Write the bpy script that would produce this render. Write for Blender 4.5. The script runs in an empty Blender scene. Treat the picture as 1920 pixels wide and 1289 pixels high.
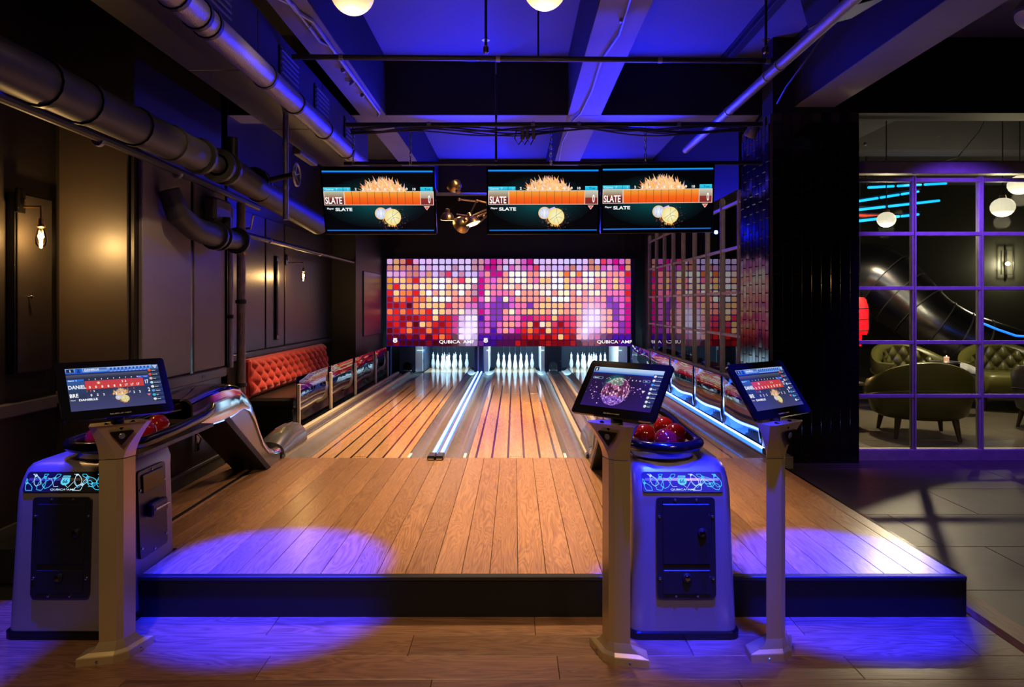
import bpy, math, random
from mathutils import Vector, Matrix, Euler
random.seed(7)
R = math.radians
scene = bpy.context.scene
col = scene.collection

# ------------------------------------------------------------------ camera, world, exposure
FX, CX, HY, EYE = 1300.0, 965.0, 570.0, 1.5        # focal length in px of a 1920-px-wide frame, vanishing point, eye height
cam = bpy.data.objects.new('camera', bpy.data.cameras.new('camera')); col.objects.link(cam)
cam.location = (0, 0, EYE); cam.rotation_euler = (R(90), 0, 0)
cam.data.sensor_width = 36; cam.data.lens = 36*FX/1920
cam.data.shift_x = (960-CX)/1920; cam.data.shift_y = (HY-644.5)/1920
cam.data.clip_start = .05; cam.data.clip_end = 100
scene.camera = cam
w = bpy.data.worlds.new('world'); scene.world = w; w.use_nodes = True
w.node_tree.nodes['Background'].inputs[0].default_value = (.55, .45, .6, 1)
w.node_tree.nodes['Background'].inputs[1].default_value = .002
vs = scene.view_settings
vs.view_transform = 'Standard'; vs.look = 'None'; vs.gamma = 1; vs.use_curve_mapping = False; vs.exposure = 0

def lamp(name, kind, loc, power, color, target=None, **kw):
    l = bpy.data.lights.new(name, kind); l.energy = power; l.color = color
    for k, v in kw.items(): setattr(l, k, v)
    o = bpy.data.objects.new(name, l); o.location = loc; col.objects.link(o)
    if target is not None:
        o.rotation_euler = (Vector(target)-Vector(loc)).to_track_quat('-Z', 'Y').to_euler()
    return o
WARM = (1, .62, .28); WARMW = (1, .66, .34); BLUE = (.004, .010, 1); VIOLET = (.16, .06, 1)
# unseen warm spots added behind the camera to light floor, posts and deck
lamp('front_fill', 'SPOT', (-1.1, .3, 3.3), 280, WARMW, (-1.1, 3.6, 0), spot_size=R(50), spot_blend=.6, shadow_soft_size=.10)
lamp('front_fill', 'SPOT', (1.9, .3, 3.3), 150, WARMW, (1.7, 3.7, 0), spot_size=R(50), spot_blend=.6, shadow_soft_size=.10)
lamp('front_fill', 'SPOT', (.1, .5, 3.3), 150, WARMW, (.1, 2.8, 0), spot_size=R(50), spot_blend=.8, shadow_soft_size=.10)
# unseen warm spots added to light the lanes and the approach
lamp('warm_fill', 'SPOT', (-.9, 8.3, 3.35), 1200, WARMW, (-.8, 7.7, 0), spot_size=R(90), spot_blend=.9, shadow_soft_size=.15)
lamp('warm_fill', 'SPOT', (.4, 9.6, 3.3), 600, WARMW, (.3, 10.0, 0), spot_size=R(85), spot_blend=.9, shadow_soft_size=.15)
lamp('warm_fill', 'SPOT', (.3, 4.6, 3.3), 1000, WARMW, (.1, 4.9, 0), spot_size=R(80), spot_blend=.9, shadow_soft_size=.15)
lamp('warm_fill', 'SPOT', (.15, 6.1, 3.35), 120, WARM, (-.5, 7.0, 2.38), spot_size=R(30), spot_blend=.6, shadow_soft_size=.05)  # added spot to brighten the brass lamp's shades, no fixture there
lamp('wall_fill', 'SPOT', (-.7, 3.3, 3.35), 130, WARMW, (-2.35, 4.95, 1.5), spot_size=R(38), spot_blend=.7, shadow_soft_size=.06)  # unseen warm spot, added to light the grey wall panel
# blue stage spots over the front edge of the approach
lamp('blue_spot', 'SPOT', (-1.2, 3.02, 3.3), 9000, BLUE, (-1.22, 3.46, 0), spot_size=R(23), spot_blend=.5, shadow_soft_size=.04)
lamp('blue_spot', 'SPOT', (-2.1, 2.85, 3.3), 6000, BLUE, (-2.1, 3.1, 0), spot_size=R(22), spot_blend=.3, shadow_soft_size=.04)
lamp('blue_spot', 'SPOT', (.92, 2.3, 3.3), 3800, BLUE, (.80, 3.12, .38), spot_size=R(17), spot_blend=.5, shadow_soft_size=.04)
lamp('blue_spot', 'SPOT', (1.62, 3.02, 3.3), 9500, BLUE, (1.62, 3.46, 0), spot_size=R(22), spot_blend=.5, shadow_soft_size=.04)
lamp('blue_spot', 'SPOT', (.76, 3.04, 3.3), 5500, BLUE, (.76, 3.17, .7), spot_size=R(10), spot_blend=.5, shadow_soft_size=.04)
lamp('blue_spot', 'SPOT', (-1.86, 3.10, 3.3), 7000, BLUE, (-1.88, 3.16, .7), spot_size=R(9), spot_blend=.6, shadow_soft_size=.04)
# blue floods throwing up at the ceiling bays
for x in (-.5, 1.3):
    lamp('blue_flood', 'SPOT', (x, 7.22, 2.8), 360, BLUE, (x*.9, 6.0, 4), spot_size=R(112), spot_blend=.5, shadow_soft_size=.1)
    lamp('blue_flood', 'SPOT', (x, 12.1, 2.75), 440, BLUE, (x*.9, 10.7, 4), spot_size=R(116), spot_blend=.5, shadow_soft_size=.03)
# blue-violet wash on the window wall
lamp('violet_wash', 'SPOT', (3.9, 5.3, 3.2), 400, (.15, .04, 1), (4.3, 6.65, 1.5), spot_size=R(75), spot_blend=.7, shadow_soft_size=.05)
# pin deck lights, one behind the mask over each lane
for cx in (-1.32, .011, 1.50):
    lamp('pin_light', 'AREA', (cx, 13.28, .98), 26, (.55, .82, 1), (cx, 13.75, .35), shape='RECTANGLE', size=.8, size_y=.06)
    lamp('gutter_light', 'AREA', (cx, 13.32, .62), 7, (.2, .62, 1), (cx, 13.5, .15), shape='RECTANGLE', size=1.1, size_y=.05)
# lounge behind the glass
lamp('lounge_light', 'SPOT', (4.2, 8.9, 3.4), 450, (1, .84, .45), (4.3, 8.6, 0), spot_size=R(70), spot_blend=.8, shadow_soft_size=.1)
lamp('lounge_light', 'SPOT', (6.2, 9.2, 3.4), 450, (1, .84, .45), (6.1, 9.4, 0), spot_size=R(75), spot_blend=.8, shadow_soft_size=.1)
lamp('lounge_light', 'SPOT', (5.1, 9.2, 2.7), 340, (1, .80, .46), (3.4, 4.6, 0), spot_size=R(60), spot_blend=.5, shadow_soft_size=.05)

# ------------------------------------------------------------------ helpers
def P(px, py, Y): return Vector(((px-CX)*Y/FX, Y, EYE-(py-HY)*Y/FX))
def lin(c):
    return tuple(((v/255)/12.92 if v <= 10.3 else ((v/255+.055)/1.055)**2.4) for v in c)

class MB:
    def __init__(s): s.V = []; s.F = []; s.C = []; s.S = []
    def add(s, vs, fs, c=None, smooth=False, M=None):
        o = len(s.V)
        for v in vs:
            v = Vector(v)
            if M is not None: v = M @ v
            s.V.append(tuple(v))
        for i in range(len(vs)):
            s.C.append((*((c[i] if isinstance(c, list) else c) or (1, 1, 1)), 1))
        for f in fs: s.F.append([o+i for i in f]); s.S.append(smooth)
        return s
    def box(s, a, b, bev=0, M=None, c=None):
        (x0, y0, z0), (x1, y1, z1) = a, b
        x0, x1 = sorted((x0, x1)); y0, y1 = sorted((y0, y1)); z0, z1 = sorted((z0, z1))
        if bev <= 0:
            v = [(x, y, z) for z in (z0, z1) for y in (y0, y1) for x in (x0, x1)]
            f = [(0, 2, 3, 1), (4, 5, 7, 6), (0, 1, 5, 4), (2, 6, 7, 3), (0, 4, 6, 2), (1, 3, 7, 5)]
            return s.add(v, f, c, False, M)
        e = min(bev, (x1-x0)*.49, (y1-y0)*.49, (z1-z0)*.49)
        lo = (x0, y0, z0); hi = (x1, y1, z1); v = []; idx = {}
        for sx in (0, 1):
            for sy in (0, 1):
                for sz in (0, 1):
                    sg = (sx, sy, sz)
                    for ax in range(3):
                        p = [(hi[k] if sg[k] else lo[k]) if k == ax else ((hi[k]-e) if sg[k] else (lo[k]+e)) for k in range(3)]
                        idx[sg, ax] = len(v); v.append(p)
        f = []
        ctr = Vector(((x0+x1)/2, (y0+y1)/2, (z0+z1)/2))
        def face(ids):
            a_, b_, c_ = (Vector(v[i]) for i in ids[:3]); n = (b_-a_).cross(c_-a_)
            m = sum((Vector(v[i]) for i in ids), Vector())/len(ids)-ctr
            f.append(ids if n.dot(m) >= 0 else ids[::-1])
        for ax in range(3):
            o1, o2 = [k for k in range(3) if k != ax]
            for sd in (0, 1):
                q = []
                for u, w_ in ((0, 0), (1, 0), (1, 1), (0, 1)):
                    g = [0, 0, 0]; g[ax] = sd; g[o1] = u; g[o2] = w_; q.append(idx[tuple(g), ax])
                face(q)
        for ax in range(3):
            o1, o2 = [k for k in range(3) if k != ax]
            for u in (0, 1):
                for w_ in (0, 1):
                    g0 = [0, 0, 0]; g0[o1] = u; g0[o2] = w_; g1 = list(g0); g1[ax] = 1
                    face([idx[tuple(g0), o1], idx[tuple(g1), o1], idx[tuple(g1), o2], idx[tuple(g0), o2]])
        for sx in (0, 1):
            for sy in (0, 1):
                for sz in (0, 1): face([idx[(sx, sy, sz), k] for k in range(3)])
        return s.add(v, f, c, False, M)
    def tube(s, pts, r, n=10, closed=False, M=None, caps=True, c=None):
        pts = [Vector(p) for p in pts]; N = len(pts); rs = r if isinstance(r, (list, tuple)) else [r]*N
        t = []
        for i in range(N):
            if closed: d = pts[(i+1) % N]-pts[i-1]
            else: d = pts[min(i+1, N-1)]-pts[max(i-1, 0)]
            t.append(d.normalized())
        up = Vector((0, 0, 1)) if abs(t[0].z) < .9 else Vector((1, 0, 0))
        u = t[0].cross(up).normalized(); rings = []
        for i in range(N):
            u = (u-t[i]*u.dot(t[i])).normalized(); v = t[i].cross(u)
            rings.append([pts[i]+(u*math.cos(a)+v*math.sin(a))*rs[i] for a in (2*math.pi*k/n for k in range(n))])
        return s.loft(rings, closed, caps, M, True, c)
    def loft(s, rings, closed=False, caps=True, M=None, smooth=True, c=None):
        n = len(rings[0]); N = len(rings); v = [p for r_ in rings for p in r_]; f = []
        for i in range(N if closed else N-1):
            a = i*n; b = ((i+1) % N)*n
            for k in range(n): f.append((a+k, b+k, b+(k+1) % n, a+(k+1) % n))
        o = len(s.V); s.add(v, f, c, smooth, M)
        if caps and not closed:
            s.F.append([o+k for k in range(n)]); s.S.append(False)
            s.F.append([o+(N-1)*n+k for k in range(n)][::-1]); s.S.append(False)
        return s
    def lathe(s, prof, n=20, at=(0, 0, 0), M=None, c=None):
        T = Matrix.Translation(at) if M is None else M
        rings = [[(max(r_, 1e-4)*math.cos(-2*math.pi*k/n), max(r_, 1e-4)*math.sin(-2*math.pi*k/n), z) for k in range(n)] for r_, z in prof]
        return s.loft(rings, False, True, T, True, c)
    def prism(s, poly, M, d, c=None):          # poly in local xy, extruded along local z from 0 to d
        n = len(poly); v = [(x, y, 0) for x, y in poly]+[(x, y, d) for x, y in poly]
        f = [tuple(range(n))[::-1], tuple(range(n, 2*n))]+[(i, (i+1) % n, n+(i+1) % n, n+i) for i in range(n)]
        return s.add(v, f, c, False, M)
    def sphere(s, ctr, r, n=20, m=12, c=None, sc=(1, 1, 1)):
        prof = [(r*math.sin(math.pi*i/m), -r*math.cos(math.pi*i/m)) for i in range(m+1)]
        return s.lathe(prof, n, M=Matrix.Translation(ctr) @ Matrix.Diagonal((*sc, 1)), c=c)
    def grid(s, fn, nu, nv, smooth=True, c=None):
        v = [fn(i/nu, j/nv) for j in range(nv+1) for i in range(nu+1)]
        f = [(j*(nu+1)+i, j*(nu+1)+i+1, (j+1)*(nu+1)+i+1, (j+1)*(nu+1)+i) for j in range(nv) for i in range(nu)]
        return s.add(v, f, c, smooth)
    # flat print, local xy with z as layer
    def rect(s, x0, y0, x1, y1, z=0, c=(1, 1, 1), c2=None):
        c2 = c2 or c
        return s.add([(x0, y0, z), (x1, y0, z), (x1, y1, z), (x0, y1, z)], [(0, 1, 2, 3)], [c, c, c2, c2])
    def poly(s, pts, z=0, c=(1, 1, 1)): return s.add([(x, y, z) for x, y in pts], [tuple(range(len(pts)))], c)
    def disc(s, x, y, rx, z=0, c=(1, 1, 1), ry=None, n=24, c2=None):
        ry = ry or rx
        v = [(x, y, z)]+[(x+rx*math.cos(2*math.pi*k/n), y+ry*math.sin(2*math.pi*k/n), z) for k in range(n)]
        return s.add(v, [(0, 1+k, 1+(k+1) % n) for k in range(n)], [c]+[c2 or c]*n)
    def line(s, pts, wd, z=0, c=(1, 1, 1)):
        for (x0, y0), (x1, y1) in zip(pts, pts[1:]):
            d = Vector((x1-x0, y1-y0)); L = d.length or 1e-6; nx, ny = -d.y/L*wd/2, d.x/L*wd/2
            s.poly([(x0-nx, y0-ny), (x1-nx, y1-ny), (x1+nx, y1+ny), (x0+nx, y0+ny)], z, c)
        return s
    def text(s, txt, x, y, h, z=0, c=(1, 1, 1), sx=1, align='LEFT', bold=0):
        v, f = text_geo(txt, bold)
        if not v: return s
        x0 = min(p[0] for p in v); x1 = max(p[0] for p in v); k = h/.73
        off = {'LEFT': x-x0*k*sx, 'CENTER': x-(x0+x1)/2*k*sx, 'RIGHT': x-x1*k*sx}[align]
        return s.add([(p[0]*k*sx+off, p[1]*k+y, z) for p in v], f, c)
    def build(s, name, mat, parent=None, world=False, sharp=35, bend=None):
        me = bpy.data.meshes.new(name)
        V = s.V
        if world and parent is not None:
            l = parent_loc(parent); V = [(a-l[0], b-l[1], c-l[2]) for a, b, c in V]
        me.from_pydata(V, [], s.F)
        me.polygons.foreach_set('use_smooth', s.S)
        if any(s.S): me.set_sharp_from_angle(angle=R(sharp))
        if any(c != (1, 1, 1, 1) for c in s.C):
            at = me.color_attributes.new('Col', 'FLOAT_COLOR', 'POINT')
            at.data.foreach_set('color', [x for c in s.C for x in c])
        me.materials.append(mat); me.update()
        o = bpy.data.objects.new(name, me); col.objects.link(o)
        if parent is not None: o.parent = parent
        return o
def parent_loc(p):
    l = Vector((0, 0, 0))
    while p is not None: l += p.location; p = p.parent
    return l
_tc = {}
def text_geo(txt, bold=0):
    if (txt, bold) in _tc: return _tc[txt, bold]
    cu = bpy.data.curves.new('t', 'FONT'); cu.body = txt; cu.offset = bold; cu.resolution_u = 3
    ob = bpy.data.objects.new('t', cu); me = bpy.data.meshes.new_from_object(ob)
    r = ([tuple(v.co) for v in me.vertices], [tuple(p.vertices) for p in me.polygons])
    bpy.data.objects.remove(ob); bpy.data.curves.remove(cu); bpy.data.meshes.remove(me)
    _tc[txt, bold] = r; return r

def thing(name, label, cat, loc=(0, 0, 0), rotz=0, group=None):
    o = bpy.data.objects.new(name, None); col.objects.link(o); o.location = loc; o.rotation_euler = (0, 0, rotz)
    o['label'] = label; o['category'] = cat; o.empty_display_size = .1
    if group: o['group'] = group
    return o
def tag(o, label, cat, group=None):
    o['label'] = label; o['category'] = cat
    if group: o['group'] = group
    return o
def struct(o): o['kind'] = 'structure'; return o
def dup(o, parent=None):
    c = o.copy(); col.objects.link(c)
    if parent is not None: c.parent = parent
    for ch in list(o.children): dup(ch, c)
    return c
def piece(name, me, loc, parent, rot=None):
    o = bpy.data.objects.new(name, me); col.objects.link(o); o.parent = parent; o.location = loc
    if rot: o.rotation_euler = rot
    return o

# ------------------------------------------------------------------ materials
def mat(name, color, metallic=0, rough=.5, emit=None, strength=1, spec=.5, coat=0, noise=0, nscale=8, bump=0, bscale=40, sheen=0):
    m = bpy.data.materials.new(name); m.use_nodes = True; nt = m.node_tree; b = nt.nodes['Principled BSDF']
    b.inputs['Base Color'].default_value = (*color, 1); b.inputs['Metallic'].default_value = metallic
    b.inputs['Roughness'].default_value = rough; b.inputs['Specular IOR Level'].default_value = spec
    b.inputs['Coat Weight'].default_value = coat; b.inputs['Coat Roughness'].default_value = .08
    if sheen: b.inputs['Sheen Weight'].default_value = sheen
    if emit: b.inputs['Emission Color'].default_value = (*emit, 1); b.inputs['Emission Strength'].default_value = strength
    if noise or bump:
        tc = nt.nodes.new('ShaderNodeTexCoord')
        if noise:
            nz = nt.nodes.new('ShaderNodeTexNoise'); nz.inputs['Scale'].default_value = nscale; nz.inputs['Detail'].default_value = 6
            mx = nt.nodes.new('ShaderNodeMix'); mx.data_type = 'RGBA'
            mx.inputs[6].default_value = (*[c*(1-noise) for c in color], 1); mx.inputs[7].default_value = (*[min(1, c*(1+noise)) for c in color], 1)
            nt.links.new(tc.outputs['Object'], nz.inputs['Vector']); nt.links.new(nz.outputs['Fac'], mx.inputs[0]); nt.links.new(mx.outputs[2], b.inputs['Base Color'])
        if bump:
            n2 = nt.nodes.new('ShaderNodeTexNoise'); n2.inputs['Scale'].default_value = bscale; n2.inputs['Detail'].default_value = 4
            bp = nt.nodes.new('ShaderNodeBump'); bp.inputs['Strength'].default_value = bump; bp.inputs['Distance'].default_value = .01
            nt.links.new(tc.outputs['Object'], n2.inputs['Vector']); nt.links.new(n2.outputs['Fac'], bp.inputs['Height']); nt.links.new(bp.outputs[0], b.inputs['Normal'])
    return m
def wood(name, dark, light, rough, axis='Y', grain=1.0, coat=0, vary=.35, ring=.5, bump=.12):
    m = bpy.data.materials.new(name); m.use_nodes = True; nt = m.node_tree; N = nt.nodes; L = nt.links; b = N['Principled BSDF']
    tc = N.new('ShaderNodeTexCoord'); oi = N.new('ShaderNodeObjectInfo'); add = N.new('ShaderNodeVectorMath'); add.operation = 'ADD'
    sc = N.new('ShaderNodeVectorMath'); sc.operation = 'SCALE'; cmb = N.new('ShaderNodeCombineXYZ')
    for k in range(3): L.new(oi.outputs['Random'], cmb.inputs[k])
    L.new(cmb.outputs[0], sc.inputs[0]); sc.inputs['Scale'].default_value = 37
    L.new(tc.outputs['Object'], add.inputs[0]); L.new(sc.outputs[0], add.inputs[1])
    mp = N.new('ShaderNodeMapping'); L.new(add.outputs[0], mp.inputs['Vector'])
    mp.inputs['Scale'].default_value = (7, .9, 7) if axis == 'Y' else (.9, 7, 7)
    n1 = N.new('ShaderNodeTexNoise'); n1.inputs['Scale'].default_value = 1.3; n1.inputs['Detail'].default_value = 2; n1.inputs['Distortion'].default_value = .6
    L.new(mp.outputs[0], n1.inputs['Vector'])
    ml = N.new('ShaderNodeMath'); ml.operation = 'MULTIPLY'; ml.inputs[1].default_value = 16*grain; L.new(n1.outputs['Fac'], ml.inputs[0])
    fr = N.new('ShaderNodeMath'); fr.operation = 'PINGPONG'; fr.inputs[1].default_value = .5; L.new(ml.outputs[0], fr.inputs[0])
    mp2 = N.new('ShaderNodeMapping'); L.new(add.outputs[0], mp2.inputs['Vector'])
    mp2.inputs['Scale'].default_value = (160, 5, 160) if axis == 'Y' else (5, 160, 160)
    n2 = N.new('ShaderNodeTexNoise'); n2.inputs['Scale'].default_value = 1; n2.inputs['Detail'].default_value = 3; L.new(mp2.outputs[0], n2.inputs['Vector'])
    mm = N.new('ShaderNodeMath'); mm.operation = 'MULTIPLY_ADD'; mm.inputs[1].default_value = ring*1.4; L.new(fr.outputs[0], mm.inputs[0])
    m3 = N.new('ShaderNodeMath'); m3.operation = 'MULTIPLY'; m3.inputs[1].default_value = .75; L.new(n2.outputs['Fac'], m3.inputs[0]); L.new(m3.outputs[0], mm.inputs[2])
    cr = N.new('ShaderNodeValToRGB'); cr.color_ramp.elements[0].position = .2; cr.color_ramp.elements[1].position = .75
    cr.color_ramp.elements[0].color = (*dark, 1); cr.color_ramp.elements[1].color = (*light, 1); L.new(mm.outputs[0], cr.inputs[0])
    hs = N.new('ShaderNodeHueSaturation'); L.new(cr.outputs[0], hs.inputs['Color'])
    v = N.new('ShaderNodeMapRange'); v.inputs['To Min'].default_value = 1-vary; v.inputs['To Max'].default_value = 1+vary*.6; L.new(oi.outputs['Random'], v.inputs['Value'])
    L.new(v.outputs[0], hs.inputs['Value']); L.new(hs.outputs[0], b.inputs['Base Color'])
    b.inputs['Roughness'].default_value = rough; b.inputs['Coat Weight'].default_value = coat; b.inputs['Coat Roughness'].default_value = .1
    bp = N.new('ShaderNodeBump'); bp.inputs['Strength'].default_value = bump; bp.inputs['Distance'].default_value = .002
    L.new(mm.outputs[0], bp.inputs['Height']); L.new(bp.outputs[0], b.inputs['Normal'])
    return m
def printed(name, strength=1.0):
    m = bpy.data.materials.new(name); m.use_nodes = True; nt = m.node_tree; b = nt.nodes['Principled BSDF']
    a = nt.nodes.new('ShaderNodeVertexColor'); a.layer_name = 'Col'
    b.inputs['Base Color'].default_value = (.008, .008, .008, 1); b.inputs['Roughness'].default_value = .4; b.inputs['Specular IOR Level'].default_value = .15
    nt.links.new(a.outputs[0], b.inputs['Emission Color']); b.inputs['Emission Strength'].default_value = strength
    return m
def pane_mat(name, tint=(.9, .92, .95), ior=1.5, rough=0.0, wave=0, boost=1.0):
    m = bpy.data.materials.new(name); m.use_nodes = True; nt = m.node_tree; N = nt.nodes; L = nt.links
    N.remove(N['Principled BSDF']); out = N['Material Output']
    tr = N.new('ShaderNodeBsdfTransparent'); tr.inputs[0].default_value = (*tint, 1)
    gl = N.new('ShaderNodeBsdfGlossy'); gl.inputs['Roughness'].default_value = rough; gl.inputs[0].default_value = (1, 1, 1, 1)
    fr = N.new('ShaderNodeFresnel'); fr.inputs['IOR'].default_value = ior
    mu = N.new('ShaderNodeMath'); mu.operation = 'MULTIPLY'; mu.inputs[1].default_value = boost; mu.use_clamp = True
    mx = N.new('ShaderNodeMixShader'); L.new(fr.outputs[0], mu.inputs[0]); L.new(mu.outputs[0], mx.inputs[0]); L.new(tr.outputs[0], mx.inputs[1]); L.new(gl.outputs[0], mx.inputs[2]); L.new(mx.outputs[0], out.inputs[0])
    if wave:
        tc = N.new('ShaderNodeTexCoord'); nz = N.new('ShaderNodeTexNoise'); nz.inputs['Scale'].default_value = 1.2; nz.inputs['Detail'].default_value = 0
        bp = N.new('ShaderNodeBump'); bp.inputs['Strength'].default_value = wave; bp.inputs['Distance'].default_value = .1
        L.new(tc.outputs['Object'], nz.inputs['Vector']); L.new(nz.outputs['Fac'], bp.inputs['Height']); L.new(bp.outputs[0], gl.inputs['Normal']); L.new(bp.outputs[0], fr.inputs['Normal'])
    return m
M_ = {}
M_['black'] = mat('black_paint', (.008, .008, .009), rough=.45)
M_['gloss_black'] = mat('gloss_black', (.003, .003, .0032), rough=.15)
M_['plastic'] = mat('black_plastic', (.006, .006, .007), rough=.35, bump=.05, bscale=300)
M_['ceiling'] = mat('ceiling_plaster', (.10, .10, .115), rough=.8, noise=.1, nscale=2)
M_['soffit'] = mat('beam_soffit', (.17, .16, .18), rough=.7, noise=.12, nscale=3, bump=.1, bscale=30)
M_['beam_side'] = mat('beam_black', (.006, .005, .006), rough=.7)  # beam sides: the shade of unlit faces is put into the near-black colour
M_['wall_dark'] = mat('dark_wall_paint', (.020, .016, .012), rough=.36, noise=.2, nscale=1.5, bump=.06, bscale=25)
M_['wall_brown'] = mat('brown_gloss_paint', (.05, .036, .022), rough=.42, spec=1.0, noise=.15, nscale=1.5)
M_['wall_grey'] = mat('grey_wall_paint', (.17, .15, .145), rough=.6, noise=.12, nscale=2, bump=.08, bscale=18)
M_['wall_black'] = mat('black_wall_paint', (.005, .0045, .004), rough=.5, noise=.2, nscale=2)
M_['grey_trim'] = mat('grey_trim_paint', (.09, .08, .075), rough=.5, noise=.15, nscale=5)
M_['base_green'] = mat('worn_baseboard_paint', (.05, .048, .035), rough=.55, noise=.5, nscale=9)
M_['approach'] = wood('approach_oak', (.17, .083, .042), (.40, .215, .115), .28, grain=1.2, vary=.3)
M_['lane'] = wood('lane_oak', (.43, .235, .115), (.63, .385, .195), .13, grain=.5, coat=.35, vary=.12, ring=.35, bump=0)
M_['floor_wood'] = wood('brown_vinyl_plank', (.075, .035, .018), (.21, .105, .055), .38, axis='X', grain=1.0, vary=.25)
M_['ramp'] = wood('reducer_strip_wood', (.10, .045, .02), (.22, .10, .05), .4, vary=.1)
M_['slab'] = mat('grey_brown_slab', (.095, .076, .056), rough=.42, noise=.35, nscale=2.4, bump=.12, bscale=9)
M_['stripe'] = mat('dark_lane_stripe', (.028, .014, .010), rough=.14, coat=.3)
M_['gutter'] = mat('grey_gutter_plastic', (.17, .15, .135), rough=.2, noise=.25, nscale=6)
M_['rail'] = mat('cream_rail_metal', (.66, .57, .42), metallic=.15, rough=.3)
M_['steel'] = mat('brushed_steel', (.5, .5, .52), metallic=1, rough=.25)
M_['chrome'] = mat('chrome', (.58, .57, .60), metallic=1, rough=.07)
M_['silver'] = mat('silver_paint', (.205, .18, .17), metallic=.55, rough=.33)
M_['kiosk'] = mat('champagne_paint', (.50, .39, .22), metallic=.65, rough=.33)
M_['hood_grey'] = mat('grey_moulded_cover', (.17, .165, .16), metallic=.5, rough=.22)
M_['ball'] = mat('red_ball', (.22, .006, .008), rough=.09, coat=.5)
M_['pin'] = mat('white_pin', (.85, .87, .88), rough=.25, coat=.3)
M_['pin_red'] = mat('red_pin_band', (.55, .02, .02), rough=.3)
M_['cord'] = mat('black_cord', (.02, .02, .025), rough=.6)
M_['white_panel'] = mat('white_panel', (.75, .77, .80), rough=.4)
M_['navy'] = mat('navy_curtain', (.012, .022, .05), rough=.6)
M_['navy_post'] = mat('navy_post', (.02, .02, .12), rough=.35)
M_['duct'] = mat('painted_duct', (.026, .024, .026), metallic=.3, rough=.5, noise=.15, nscale=3)
M_['pipe_black'] = mat('painted_black_pipe', (.022, .021, .022), metallic=.3, rough=.42, noise=.25, nscale=8)
M_['pipe_silver'] = mat('foil_wrapped_pipe', (.26, .25, .26), metallic=.5, rough=.38, bump=.35, bscale=120)
M_['conduit'] = mat('conduit_metal', (.28, .27, .30), metallic=.6, rough=.4)
M_['velvet'] = mat('red_velvet', (.72, .035, .010), rough=.75, sheen=.5, noise=.25, nscale=14, bump=.25, bscale=60)
M_['vinyl'] = mat('dark_brown_vinyl', (.022, .018, .014), rough=.35, bump=.08, bscale=60)
M_['leather'] = mat('olive_leather', (.105, .098, .02), rough=.33, noise=.25, nscale=5, bump=.1, bscale=40)
M_['dark_leather'] = mat('grey_leather', (.05, .047, .05), rough=.35)
M_['leg_wood'] = mat('dark_wood_leg', (.06, .03, .015), rough=.4)
M_['tile'] = mat('black_glazed_tile', (.007, .006, .006), rough=.10)
M_['grout'] = mat('dark_grout', (.05, .045, .045), rough=.7)
M_['mullion'] = mat('worn_steel_mullion', (.36, .31, .28), rough=.45, noise=.3, nscale=14)
M_['glass'] = pane_mat('window_glass')
M_['acrylic'] = pane_mat('clear_acrylic', (.8, .83, .86), ior=1.55, wave=.10, boost=1.4)
M_['bulb_glass'] = pane_mat('bulb_glass', (1, .93, .8), 1.4)
M_['brass'] = mat('aged_brass', (.55, .37, .14), metallic=1, rough=.28)
M_['led'] = mat('led_white_blue', (.2, .3, 1), emit=(.30, .50, 1), strength=5)
M_['led_edge'] = mat('led_blue_diffuser', (.1, .3, 1), emit=(.03, .16, 1), strength=2.2)
M_['led_cyan'] = mat('cyan_led_tube', (.1, .5, 1), emit=(.0, .42, 1), strength=2.0)
M_['led_blue'] = mat('blue_led_tube', (.1, .2, 1), emit=(.0, .12, 1), strength=3)
M_['filament'] = mat('glowing_filament', (1, .7, .3), emit=(1, .60, .22), strength=60)
M_['globe'] = mat('opal_globe', (.9, .85, .7), rough=.2, emit=(1, .72, .34), strength=.72)
M_['globe_bright'] = mat('lit_cut_glass_globe', (.9, .85, .7), rough=.1, emit=(1, .90, .58), strength=.95)
M_['flame'] = mat('candle_flame', (1, .6, .2), emit=(1, .62, .25), strength=25)
M_['wax'] = mat('candle_glass', (.7, .5, .35), rough=.3, emit=(1, .45, .15), strength=.6)
M_['red_glow'] = mat('red_lantern_paper', (.8, .02, .02), emit=(1, .005, .012), strength=1.0)
M_['lamp_face'] = mat('lit_lamp_face', (1, .9, .7), emit=(1, .78, .42), strength=6)
M_['screen'] = printed('screen_image', 1.0)
M_['print'] = printed('backlit_print', 1.1)
M_['off_print'] = mat('grey_lettering', (.4, .38, .33), rough=.4)
M_['red_tube'] = mat('red_neon', (1, .05, .02), emit=(1, .06, .02), strength=1.2)
M_['fascia'] = mat('black_riser_board', (.005, .005, .006), rough=.5, spec=.25)

# ------------------------------------------------------------------ the setting
PZ = .196                       # approach and lanes stand this far above the front floor
FY, FOUL = 3.318, 5.866
# front floor of brown planks, boards run left to right
fl = struct(MB().box((-6, -3, -.06), (7, 16, -.012)).build('floor', M_['black']))
bw = .185; row = 0; y = FY+.19
while y > -2.2:
    x = -3.4-random.random()*1.1
    while x < 2.19:
        x1 = min(x+1.22, 2.187)
        if x1-x > .05 and y > 1.6:
            me = MB().box((-(x1-x)/2+.001, -bw/2+.001, -.012), ((x1-x)/2-.001, bw/2-.001, 0), .0015)
            o = me.build('floorboard', M_['floor_wood'], fl); o.location = ((x+x1)/2, y-bw/2, 0)
        elif x1-x > .05:
            break
        x += 1.22
    y -= bw
struct(MB().box((-3.4, -3, -.012), (2.187, y+.02, 0)).build('floor_bar', M_['floor_wood']))
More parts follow.
